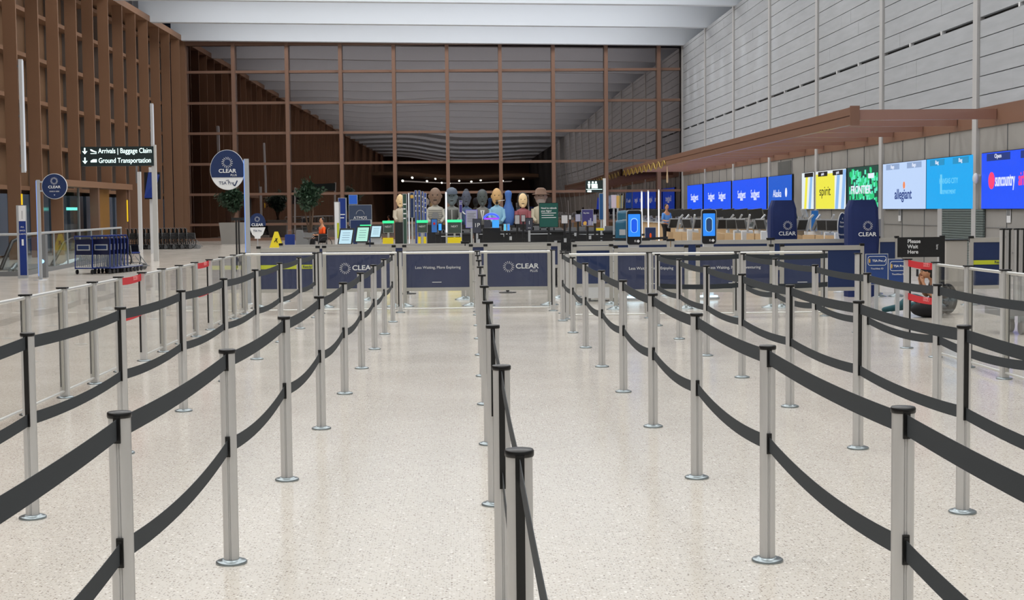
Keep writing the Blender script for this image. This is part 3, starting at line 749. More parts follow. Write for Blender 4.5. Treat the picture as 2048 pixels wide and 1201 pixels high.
# ------------------------------------------------------------------ overhead wayfinding sign on its pole
Y = 50.4; bx = onY(313, 524, Y).x
t = thing('wayfinding_sign', (bx, Y, 0), 'dark hanging direction sign with lit white words on a pale pole', 'sign')
zt = onY(313, 290, Y).z
MB().box(-.075, -.075, 0, .075, .075, zt).build('pole', mat('pole_grey', (196, 196, 194), .5), t)
a = onY(163, 293, Y); c = onY(306, 332, Y)
MB().box(a.x-bx, -.1, c.z, c.x-bx+.05, .1, a.z-.02).build('sign_box', mat('sign_green_black', (28, 44, 46), .5), t)
zc1 = (a.z*.75+c.z*.25)-.0; zc2 = (a.z*.27+c.z*.73)
text('Arrivals | Baggage Claim', .235, M_glyph, t, (a.x-bx+.58, -.11, zc1), align='LEFT', name='lit_lettering', sx=.78)
text('Ground Transportation', .235, M_glyph, t, (a.x-bx+.58, -.11, zc2), align='LEFT', name='lit_lettering', sx=.78)
for z in (zc1, zc2):
    b = MB(); xo = a.x-bx+.13; b.box(xo-.02, -.112, z-.02, xo+.02, -.101, z+.11); b.prism([(xo-.085, z+.0), (xo, z-.10), (xo+.085, z+.0), (xo+.05, z+.0), (xo, z-.045), (xo-.05, z+.0)][::-1], -.112, -.101); b.build('arrow', M_glyph, t)
xo = a.x-bx+.42
MB().prism([(xo-.11, zc1+.06), (xo-.06, zc1+.06), (xo, zc1+.02), (xo+.1, zc1-.02), (xo+.1, zc1-.05), (xo-.08, zc1+.0)][::-1], -.112, -.101).box(xo-.1, -.112, zc1-.09, xo+.1, -.101, zc1-.07).build('plane_symbol', M_glyph, t)
MB().prism([(xo-.1, zc2-.05), (xo+.1, zc2-.05), (xo+.1, zc2+.05), (xo-.02, zc2+.05), (xo-.1, zc2)], -.112, -.101).build('car_symbol', M_glyph, t)

Y = 66; x = onY(282, 500, Y).x; zt = onY(282, 344, Y).z
t = thing('sign_pole', (x, Y, 0), 'thin pale pole before the wheelchairs, left of the direction sign pole', 'pole')
MB().box(-.075, -.075, 0, .075, .075, zt).build('pole', M_white, t); MB().box(-.14, -.05, zt-.5, -.08, .05, zt+.4).build('bracket', M_grey, t)
Y = 60; p0 = onY(290, 345, Y); p1 = onY(322, 396, Y)
t = thing('flight_display', ((onY(305, 500, Y).x), Y, 0), 'blue-faced flight display angled on a post behind the direction sign pole', 'display')
MB().box(-.06, -.06, 0, .06, .06, p0.z+.2).build('post', M_white, t)
cxp = (p0.x+p1.x)/2-t.location.x
MB().add([(cxp-.30, -.3, p1.z), (cxp+.02, -.35, p1.z), (cxp+.30, -.2, p0.z-.1), (cxp-.12, -.25, p0.z)], [(0, 1, 2, 3)]).add([(cxp-.30, -.12, p1.z), (cxp+.02, -.12, p1.z), (cxp+.30, -.0, p0.z-.1), (cxp-.12, -.0, p0.z)], [(3, 2, 1, 0)]).add([(cxp-.30, -.3, p1.z), (cxp+.02, -.35, p1.z), (cxp+.02, -.12, p1.z), (cxp-.30, -.12, p1.z)], [(3, 2, 1, 0)]).add([(cxp+.02, -.35, p1.z), (cxp+.30, -.2, p0.z-.1), (cxp+.30, 0, p0.z-.1), (cxp+.02, -.12, p1.z)], [(3, 2, 1, 0)]).build('display_screen', glow('display_blue', (20, 56, 140), .5), t)
MB().box(cxp-.32, -.12, p1.z-.05, cxp+.3, .04, p0.z).build('housing', M_blackp, t)

# vertical lamps hung on the louvre fins
for px, ya, yb, lab in ((42, 119, 345, 'tall white tube lamp on the nearest brown fins at far left'), (303, 207, 292, 'shorter white tube lamp on the fins above the direction sign')):
    a = onX(px, ya, XL+.12); c = onX(px, yb, XL+.12)
    t = thing('tube_lamp', (XL+.12, min(fy, key=lambda q: abs(q-a.y)), c.z), lab, 'lamp', 'white tube lamps on the fins')
    H_ = a.z-c.z; MB().box(-.07, -.05, 0, .07, .05, H_).build('housing', M_white, t); MB().box(.05, -.056, .05, .09, .03, H_-.05).build('diffuser', glow('lamp_diffuser', (225, 228, 235), .75), t)
    [MB().box(-.13, -.03, H_*q-.04, -.06, .03, H_*q+.04).build('bracket', M_grey, t) for q in (.06, .5, .94)]

# blue totem at the left
p = onZ(47, 557); t = thing('totem_sign', (p.x, p.y, 0), 'slim blue totem with a white top panel at the left edge', 'sign')
zt = onY(47, 411, p.y).z; x0 = onY(41, 450, p.y).x-p.x
MB().box(-.12, -.05, 0, .11, .05, zt).build('body', M_silver, t); MB().box(-.06, -.056, .08, .112, -.05, zt-.4).build('blue_panel', M_blueplas, t)
MB().box(-.06, -.056, zt-.4, .112, -.05, zt-.01).build('white_panel', M_letter, t)
for z, s in ((zt-.55, 'ALL'), (zt-.64, 'BAGS'), (zt-.73, 'CARTS')): text(s, .055, M_letter, t, (.026, -.06, z))
for z in (.17, .24, .31): text('==', .06, M_grey, t, (.026, -.06, zt-z), rot=(PI/2, PI/2, 0))
MB().box(.0, -.062, zt-1.02, .05, -.056, zt-.86).build('round_mark', M_letter, t)
t2 = thing('cart_dispenser', (p.x+.42, p.y+.3, 0), 'dark ticket post with a small lit reader right of the blue totem', 'dispenser')
MB().box(-.1, -.1, 0, .1, .1, 1.1).build('body', M_grey, t2); MB().ball((0, -.1, .42), .06, .03, .05, 8).build('reader_light', glow('reader_blue', (150, 210, 255), 2.2), t2)

# escalator opening: glass guard, metal edge, escalators
gA, gB = Vector((-11.75, 39.4, 0)), Vector((-12.75, 54.8, 0)); gC = Vector((-15.9, 39.2, 0))
def guard(a, b_, n, label):
    d = b_-a; L = d.length; t = thing('glass_guard', a, label, 'guard rail', None, math.atan2(d.y, d.x))
    MB().tube([(0, 0, 1.1), (L, 0, 1.1)], .035, 10).build('handrail', M_silver, t)
    for i in range(n): MB().box(L*i/n+.02, -.008, .12, L*(i+1)/n-.02, .008, 1.07).build('pane', M_guardglass, t)
    MB().box(0, -.03, 0, L, .03, .12).build('metal_curb', M_grey, t)
    b = MB(); [b.box(L*i/n-.02, -.02, .1, L*i/n+.02, .02, 1.08) for i in range(n+1)]; b.build('baluster', M_silver, t)
guard(gA, gB, 8, 'long glass guard beside the luggage carts running back to the vestibule')
guard(gC, gA, 3, 'short glass guard facing the camera at the far left')
for k, (rail, newel, lab) in enumerate((
        (((2, 540, 43.5), (14, 508, 43.8), (24, 484, 44.2), (38, 477, 45.2), (60, 474, 48)), ((20, 552, 42.6), (24, 540, 42.8), (30, 531, 43.2), (40, 526, 44.0)), 'left escalator end with dark handrail inside the glass guard'),
        (((104, 536, 46.5), (116, 508, 46.9), (126, 487, 47.3), (142, 478, 48.5), (205, 472, 53)), ((122, 544, 45.6), (128, 533, 45.9), (138, 524, 46.5), (158, 519, 47.6)), 'right escalator end with bright curved newel behind the carts'))):
    P = [onY(*q) for q in rail]; N = [onY(*q) for q in newel]
    for q in P+N: q.z = max(q.z, .04)
    o_ = Vector((P[0].x, P[0].y, 0)); t = thing('escalator', o_, lab, 'escalator'); P = [q-o_ for q in P]; N = [q-o_ for q in N]
    MB().tube(P, .055, 8).build('handrail', M_blackp, t)
    b = MB(); b.add([(q.x, q.y+.02, .02) for q in P]+[(q.x, q.y+.02, max(q.z-.06, .03)) for q in P], [(j, j+1, j+6, j+5) for j in range(4)]); b.build('glass_side', M_guardglass, t)
    MB().tube(N, [.06, .07, .07, .05], 8).build('newel', glow('newel_light', (225, 238, 240), .7) if k else M_chrome, t)  # right newel is steel, its brightness put in as emission
    MB().tube([(N[0].x+.12, N[0].y+.1, .05), (N[1].x+.14, N[1].y+.1, N[1].z), (N[3].x+.1, N[3].y+.1, N[3].z)], .05, 8).build('inner_skirt', M_grey, t)
    a, c = P[3], P[4]; MB().add([(P[0].x-.2, P[0].y, .01), (P[0].x+.8, P[0].y, .01), (c.x+.8, c.y, .01), (c.x-.2, c.y, .01), (P[0].x-.2, P[0].y, .03), (P[0].x+.8, P[0].y, .03), (c.x+.8, c.y, .03), (c.x-.2, c.y, .03)], [(3, 2, 1, 0), (4, 5, 6, 7), (0, 1, 5, 4), (1, 2, 6, 5), (2, 3, 7, 6), (3, 0, 4, 7)]).build('step_plate', M_grey, t)

# ------------------------------------------------------------------ nested luggage carts
M_cartblue = mat('cart_blue', (24, 50, 124), .35, .3)
def luggage_cart(loc, label, rz):
    t = thing('luggage_cart', loc, label, 'luggage cart', 'nested luggage carts', rz)
    b = MB()
    for s in (-1, 1):
        b.tube([(s*.34, -.05, .14), (s*.34, .0, .9), (s*.33, -.06, 1.02)], .018, 8); b.tube([(s*.34, -.02, .16), (s*.26, .95, .14)], .018, 8)
    b.tube([(-.33, -.06, 1.02), (.33, -.06, 1.02)], .02, 8); b.tube([(-.34, -.02, .16), (.34, -.02, .16)], .016, 8); b.tube([(-.26, .95, .14), (.26, .95, .14)], .016, 8)
    b.build('frame', M_cartblue, t)
    MB().box(-.33, -.03, .52, .33, -.01, .94).build('front_board', mat('cart_navy_board', (16, 22, 58), .4), t)
    MB().box(-.26, -.042, .64, .26, -.03, .80).build('advert_plate', M_silver, t); MB().box(-.22, -.046, .67, .22, -.041, .77).build('advert_print', M_navy, t)
    b = MB(); [b.box(-.28+.08*i-.012, -.03, .2, -.28+.08*i+.012, -.012, .5) for i in range(8)]; b.build('grille', mat('grille_grey', (130, 138, 150), .4, .4), t)
    MB().box(-.3, -.0, .15, .3, .9, .17).build('deck', M_silver, t)
    for x, y in ((-.3, .0), (.3, .0), (-.24, .9), (.24, .9)):
        MB().tube([(x-.02, y, .065), (x+.02, y, .065)], .065, 14).build('wheel', M_blackp, t)
    return t
c0 = Vector((onZ(170, 549).x, onZ(176, 549).y, 0))
names = ['first of the nested row, nearest and leftmost', 'second in the nested row', 'third in the nested row', 'fourth in the nested row', 'fifth in the nested row', 'sixth in the nested row', 'seventh in the nested row']
crt = luggage_cart(c0, 'blue luggage cart with grey plate, '+names[0], -.25)
st = Vector((onZ(244, 541).x, onZ(244, 541).y, 0))
crt.scale = (.74, 1, 1)
dup(crt, c0+Vector((.44, .12, 0)), 'blue luggage cart with grey plate, '+names[1], -.25)
for i in range(2, 7): dup(crt, c0+Vector((.45+.03*(i-1), .12+.28*(i-1), 0)), 'blue luggage cart, '+names[i], -.25)

# ------------------------------------------------------------------ wheelchairs
def wheelchair(loc, label, rz, group='parked wheelchairs by the brown fins', col=None):
    t = thing('wheelchair', loc, label, 'wheelchair', group, rz)
    col = col or M_blackcl
    for s in (-1, 1):
        ring = [(s*.29, .0+.29*math.cos(a*PI/12), .30+.29*math.sin(a*PI/12)) for a in range(25)]
        b = MB().tube(ring, .016, 6, False)
        for a in range(6): b.bar((s*.29, 0, .30), (s*.29, .28*math.cos(a*PI/3), .30+.28*math.sin(a*PI/3)), .006, .006)
        b.build('rear_wheel', M_blackp, t)
        MB().tube([(s*.24-.015, -.42, .09), (s*.24+.015, -.42, .09)], .09, 14).build('caster', M_grey, t)
        MB().tube([(s*.25, .2, .95), (s*.25, .12, .9), (s*.25, .1, .2), (s*.25, -.35, .2), (s*.25, -.42, .1)], .013, 6).tube([(s*.25, .1, .7), (s*.25, -.25, .7), (s*.25, -.3, .2)], .013, 6).build('side_frame', M_grey, t)
        MB().box(s*.25-.03, -.25, .7, s*.25+.03, .05, .73).box(s*.25-.008, -.25, .45, s*.25+.008, .08, .7).build('armrest', M_blackp, t)
    MB().box(-.24, -.3, .47, .24, .1, .51).build('seat', col, t); MB().box(-.24, .09, .5, .24, .12, .92).build('backrest', col, t)
    MB().box(-.2, -.62, .1, .2, -.48, .12).tube([(-.15, -.35, .4), (-.15, -.58, .11)], .012, 6).tube([(.15, -.35, .4), (.15, -.58, .11)], .012, 6).build('footrest', M_grey, t)
    return t
WP = ['%s from the left' % (q if j else 'first') for j, q in enumerate(ORD)]
WP_ = ['leftmost', 'second from the left', 'third from the left', 'fourth from the left', 'fifth from the left', 'sixth from the left', 'seventh from the left', 'eighth from the left', 'rightmost']
w0 = None
for i in range(15):
    px = 262+8.2*i; Y = 67+.35*(i % 2)
    x = onY(px, 497, Y).x
    lab = 'black wheelchair in the row before the brown fins, '+WP[i]
    if w0 is None: w0 = wheelchair((x, Y, 0), lab, PI*.62)
    else: dup(w0, (x, Y, 0), lab, PI*.62)
p = onZ(256, 540); wheelchair((p.x-.05, p.y+.1, 0), 'wheelchair with a big thin wheel at the end of the luggage carts', PI*.42, 'wheelchair by the carts', M_cartblue)

# ------------------------------------------------------------------ planters, suitcase, caution sign, bin
def tree(loc, label, h, cr, cz, planter, seed):
    t = thing('potted_tree', loc, label, 'plant'); rnd = random.Random(seed)
    w_, hh = planter
    MB().prismz([(-w_*.42, -.4), (w_*.42, -.4), (w_*.42, .4), (-w_*.42, .4)], 0, .03).add([(-w_*.42, -.4, .03), (w_*.42, -.4, .03), (w_*.42, .4, .03), (-w_*.42, .4, .03), (-w_/2, -.45, hh), (w_/2, -.45, hh), (w_/2, .45, hh), (-w_/2, .45, hh)],
        [(0, 1, 5, 4), (1, 2, 6, 5), (2, 3, 7, 6), (3, 0, 4, 7)]).box(-w_/2, -.45, hh-.03, w_/2, .45, hh).build('planter', M_conc if hh > .8 else M_grey, t)
    b = MB()
    for i in range(4): b.tube([(rnd.uniform(-.1, .1), 0, hh-.05), (rnd.uniform(-.25, .25), rnd.uniform(-.1, .1), cz*.6+hh*.3), (rnd.uniform(-cr*.6, cr*.6), rnd.uniform(-.4, .4), cz+.2)], [.05, .035, .015], 6)
    b.build('trunk', M_bark, t)
    b = MB()
    for i in range(2400):
        u = Vector((rnd.gauss(0, 1), rnd.gauss(0, 1), rnd.gauss(0, 1))).normalized()*rnd.uniform(.25, 1)**.5
        wv = .8+.25*math.sin(u.x*5+seed)+.2*math.sin(u.z*7)
        c = Vector((u.x*cr*wv, u.y*cr*.7, cz+u.z*h*.5*wv)); d = Vector((rnd.gauss(0, 1), rnd.gauss(0, .6), rnd.gauss(-.3, .8))).normalized()*.20; q = d.cross(Vector((rnd.random(), rnd.random(), 1))).normalized()*.045
        b.add([c, c+d*.5+q, c+d, c+d*.5-q], [(0, 1, 2, 3)])
    b.build('foliage', M_leaf, t)
Yp = 76
tree((onY(466, 480, Yp).x, Yp, 0), 'dark leafy tree in a large pale planter behind the tall round sign', 1.3, .8, 2.35, (1.25, 1.1), 1)
tree((onY(618, 480, 72).x, 72, 0), 'dark bushy tree in a pot left of the seated figure in orange', 1.5, .78, 2.45, (.7, .6), 2)
Y = 68; x = onY(553, 484, Y).x
t = thing('caution_sign', (x, Y, 0), 'yellow folding wet floor sign before the far glass wall', 'sign')
b = MB(); b.add([(-.30, -.2, 0), (.30, -.2, 0), (.08, -.02, .72), (-.08, -.02, .72)], [(0, 1, 2, 3)]).add([(-.30, -.18, 0), (.30, -.18, 0), (.08, -.0, .72), (-.08, -.0, .72)], [(3, 2, 1, 0)]); b.build('front_leaf', M_yellow, t)
MB().add([(-.30, .2, 0), (.30, .2, 0), (.08, .02, .72), (-.08, .02, .72)], [(3, 2, 1, 0)]).add([(-.30, .18, 0), (.30, .18, 0), (.08, .0, .72), (-.08, .0, .72)], [(0, 1, 2, 3)]).build('rear_leaf', M_yellow, t)
MB().bar((-.08, -.17, .25), (.06, -.12, .42), .01, .04).bar((.06, -.17, .22), (-.02, -.12, .42), .01, .04).build('slipping_symbol', M_blackp, t)
Y = 66; x = onY(580, 484, Y).x
t = thing('suitcase', (x, Y, 0), 'blue upright suitcase standing left of the grey bin', 'suitcase')
MB().prism(rrect(.42, .58, .06), -.14, .14).build('shell', M_blueplas, t, (0, 0, .04)); b = MB(); [b.tube([(s*.15-.015, 0, .03), (s*.15+.015, 0, .03)], .03, 10) for s in (-1, 1)]; b.build('wheel', M_blackp, t)
MB().tube([(-.1, 0, .6), (-.1, 0, .8), (.1, 0, .8), (.1, 0, .6)], .01, 6).build('pull_handle', M_grey, t)
Y = 65; x = onY(606, 484, Y).x
t = thing('bench_end', (x, Y, 0), 'grey upholstered chair between the suitcase and the orange-topped figure', 'chair')
MB().prism([(-.3, 0), (.28, 0), (.26, .42), (.05, .46), (-.02, .8), (-.26, .82)][::-1], -.3, .3).build('body', M_grey, t); MB().box(.0, -.28, .44, .45, .28, .5).build('seat', mat('grey_upholstery', (96, 92, 88), .8), t)

# tall black floor stand
Y = 41; a = onY(475, 500, Y)
t = thing('floor_stand', (a.x, Y, 0), 'black folded tripod stand left of the lit sign pole', 'stand')
MB().box(-.04, -.03, .1, .0, .03, 1.45).build('column', M_blackp, t); MB().box(.03, -.03, .15, .07, .03, 1.4).build('slim_bar', M_blackp, t); MB().box(-.15, -.05, 1.4, .18, .05, 1.48).build('crosspiece', M_blackp, t)
b = MB(); [b.tube([(0, 0, .35), (.22*math.cos(k*2.1+.4), .22*math.sin(k*2.1+.4), .0)], .025, 6) for k in range(3)]; b.build('foot', M_blackp, t)

# ------------------------------------------------------------------ figures
def skin_mesh(name, m_, V, Eg, R, parent, sub=2):
    me = bpy.data.meshes.new(name); me.from_pydata([tuple(v) for v in V], Eg, []); o = bpy.data.objects.new(name, me); C.objects.link(o); o.parent = parent
    sk = o.modifiers.new('Skin', 'SKIN'); sk.use_smooth_shade = True
    for i, r in enumerate(R):
        q = me.skin_vertices[0].data[i]; q.radius = (r, r) if not isinstance(r, tuple) else r; q.use_root = i == 0
    sb = o.modifiers.new('Subdivision', 'SUBSURF'); sb.levels = sub; sb.render_levels = sub
    me.materials.append(m_); return o
def chain(n): return [(i, i+1) for i in range(n-1)]

# person sitting on the floor at the right, side on, facing left, phone at the face
pb = onZ(1852, 632); PX, PYY = pb.x-.04, pb.y+.1
t = thing('person', (PX, PYY, 0), 'person in black top and dark teal trousers sitting on the floor behind the red belts', 'person')
t.scale = (.95, .95, .83)
hip = Vector((.22, 0, .16)); chest = Vector((.25, -.02, .50)); neck = Vector((.17, -.03, .66)); head = Vector((.06, -.05, .76))
V = [hip, Vector((.28, 0, .33)), chest, neck, head]; Eg = chain(5); R = [.13, .13, .14, .055, .06]
def limb(pts, rs, start):
    n = len(V); 
    for p_, r in zip(pts, rs): V.append(Vector(p_)); R.append(r)
    Eg.append((start, n)); [Eg.append((n+i, n+i+1)) for i in range(len(pts)-1)]
    return len(V)-1
hands = []
for s in (-1, 1):
    e = limb([(.23, s*.15, .56), (.13, s*.18, .33), (.04, s*.12, .47), (.0, s*.075, .60)], [.055, .042, .034, .024], 2)
    hn = limb([(-.012, s*.06, .64), (-.015, s*.045, .675)], [.030, .026], e)
    for k in range(4):
        dx = -.03+.018*k
        limb([(-.012+dx*.6, s*.035, .70-.004*k), (.0+dx, s*.012, .735-.005*k), (.012+dx, s*.002+.01*s, .76-.006*k)], [.010, .009, .007], hn)
    limb([(.03, s*.05, .67), (.045, s*.035, .70)], [.011, .008], hn-1)
skin_mesh('body', M_skin, V, Eg, R, t)
# head proper with face
hb = MB().ball(tuple(head+Vector((0, 0, .02))), .088, .072, .108, 16)
hb.ball((head.x-.087, head.y, head.z+.005), .016, .012, .022, 8)
hb.ball((head.x-.01, head.y-.074, head.z+.01), .018, .010, .028, 8); hb.ball((head.x-.01, head.y+.074, head.z+.01), .018, .010, .028, 8)
hb.ball((head.x-.065, head.y, head.z-.07), .03, .03, .026, 8)
hb.build('head', M_skin, t)
fb = MB()
for s in (-1, 1): fb.ball((head.x-.078, head.y+s*.03, head.z+.03), .010, .012, .008, 8)
fb.build('eyes', M_dark, t); MB().ball((head.x-.083, head.y, head.z-.042), .008, .022, .006, 8).build('mouth', mat('lip_red', (140, 60, 56), .5), t)
MB().ball((head.x+.02, head.y, head.z+.07), .105, .095, .085, 14).ball((head.x-.02, head.y+.055, head.z+.02), .06, .04, .09, 10).ball((head.x+.09, head.y, head.z+.10), .06, .06, .05, 10).ball((head.x+.075, head.y, head.z+.0), .055, .078, .10, 12).ball((head.x+.13, head.y, head.z-.08), .05, .07, .12, 10).build('hair', M_hair, t)
V = [Vector((.24, 0, .17)), Vector((.30, 0, .33)), Vector((.26, -.01, .50)), Vector((.19, -.02, .62)), Vector((.24, -.17, .56)), Vector((.19, -.19, .45)), Vector((.24, .17, .56)), Vector((.19, .19, .45))]
skin_mesh('black_top', M_blackcl, V, [(0, 1), (1, 2), (2, 3), (2, 4), (4, 5), (2, 6), (6, 7)], [.16, .165, .165, .075, .075, .06, .075, .06], t)
V = [hip+Vector((0, 0, .0)), Vector((.15, -.12, .16)), Vector((-.20, -.16, .36)), Vector((-.46, -.18, .13)), Vector((.15, .12, .14)), Vector((-.22, .14, .16)), Vector((-.60, .10, .09))]
skin_mesh('teal_trousers', M_teal, V, [(0, 1), (1, 2), (2, 3), (0, 4), (4, 5), (5, 6)], [.15, .11, .075, .055, .11, .075, .05], t)
for s, p_ in ((-1, (-.50, -.18, .06)), (1, (-.66, .10, .07))):
    V = [Vector(p_), Vector(p_)+Vector((-.07, 0, -.015)), Vector(p_)+Vector((-.15, s*.02, -.02))]
    skin_mesh('shoe', mat('pale_shoe', (180, 184, 190), .6), V, chain(3), [.045, .042, .034], t)
MB().box(-.075, -.045, .70, -.062, .035, .83).build('phone', M_blackp, t)
tb = thing('duffel_bag', (PX-.02, PYY-.42, 0), 'black soft bag on the floor in front of the seated person', 'bag')
MB().ball((0, 0, .12), .27, .14, .12, 16).build('bag_body', M_blackcl, tb); MB().tube([(-.15, -.05, .2), (-.08, -.08, .26), (.08, -.08, .26), (.15, -.05, .2)], .012, 6).build('carry_strap', M_blackp, tb)
tb = thing('backpack', (PX+.46, PYY+.2, 0), 'rounded dark backpack behind the seated person', 'bag')
MB().ball((0, 0, .23), .14, .17, .23, 16).build('bag_body', M_blackcl, tb); MB().tube([(-.05, -.18, .45), (0, -.22, .35), (0, -.2, .15)], .015, 6).build('shoulder_strap', M_blackp, tb)

def person_small(loc, label, topc, sit, rz, legc=M_blackcl):
    t = thing('person', loc, label, 'person', None, rz); z0 = .5 if sit else .92
    h_ = Vector((0, 0, z0))
    V = [h_, h_+Vector((0, 0, .25)), h_+Vector((0, 0, .48)), h_+Vector((0, -.0, .58)), h_+Vector((0, -.02, .68))]; Eg = chain(5); R = [.12, .12, .13, .05, .055]
    def lb(pts, rs, st_):
        n = len(V); V.extend(Vector(q) for q in pts); R.extend(rs); Eg.append((st_, n)); Eg.extend((n+i, n+i+1) for i in range(len(pts)-1)); return len(V)-1
    for s in (-1, 1):
        e = lb([(s*.18, 0, z0+.46), (s*.23, -.02, z0+.2), (s*.17, -.22, z0+.16), (s*.13, -.30, z0+.18)], [.05, .04, .03, .022], 2)
        for k in range(4): lb([(s*(.10+.012*k), -.36, z0+.19-.005*k), (s*(.095+.012*k), -.40, z0+.17-.005*k)], [.009, .007], e)
        lb([(s*.155, -.32, z0+.215)], [.009], e)
        if sit: lb([(s*.1, -.05, z0), (s*.12, -.42, z0+.03), (s*.12, -.46, .12), (s*.12, -.58, .06)], [.09, .07, .05, .04], 0)
        else: lb([(s*.1, 0, z0-.05), (s*.11, -.02, .5), (s*.11, .03, .1), (s*.11, -.1, .05)], [.09, .065, .05, .04], 0)
    skin_mesh('body', M_skin, V, Eg, R, t, 1)
    hz = z0+.75
    MB().ball((0, -.02, hz), .075, .092, .115, 12).ball((0, -.112, hz-.01), .012, .018, .022, 6).ball((-.076, -.01, hz), .01, .018, .028, 6).ball((.076, -.01, hz), .01, .018, .028, 6).build('head', M_skin, t)
    MB().ball((-.028, -.105, hz+.02), .011, .008, .008, 6).ball((.028, -.105, hz+.02), .011, .008, .008, 6).ball((0, -.104, hz-.05), .025, .006, .006, 6).build('facial_features', M_dark, t)
    MB().ball((0, .02, hz+.03), .087, .092, .11, 12).build('hair', M_hair, t)
    V2 = [h_+Vector((0, 0, -.02)), h_+Vector((0, 0, .25)), h_+Vector((0, 0, .47)), Vector((-.18, 0, z0+.47)), Vector((-.235, -.02, z0+.2)), Vector((.18, 0, z0+.47)), Vector((.235, -.02, z0+.2))]
    skin_mesh('shirt', topc, V2, [(0, 1), (1, 2), (2, 3), (3, 4), (2, 5), (5, 6)], [.15, .15, .145, .07, .055, .07, .055], t, 1)
    V3 = [h_]
    if sit: pts = [[(s*.1, -.05, z0), (s*.12, -.42, z0+.03), (s*.12, -.46, .14)] for s in (-1, 1)]
    else: pts = [[(s*.1, 0, z0-.06), (s*.11, -.02, .5), (s*.11, .03, .12)] for s in (-1, 1)]
    Eg3 = []; R3 = [.14]
    for q in pts:
        n = len(V3); V3 += [Vector(k_) for k_ in q]; R3 += [.105, .082, .062]; Eg3 += [(0, n), (n, n+1), (n+1, n+2)]
    skin_mesh('trousers', legc, V3, Eg3, R3, t, 1)
    return t
Y = 60; x = onY(645, 480, Y).x
person_small((x, Y, 0), 'person in a bright orange top sitting in a wheelchair by the potted tree', M_orange, True, -1.1)
wheelchair((x, Y, 0), 'wheelchair carrying the person in the orange top', -1.1, 'wheelchair in use')
x = onY(1333, 430, 62).x
person_small((x, 62, 0), 'person in a light blue shirt standing among the check-in desks', mat('light_blue_cloth', (90, 150, 225), .8), False, .6)

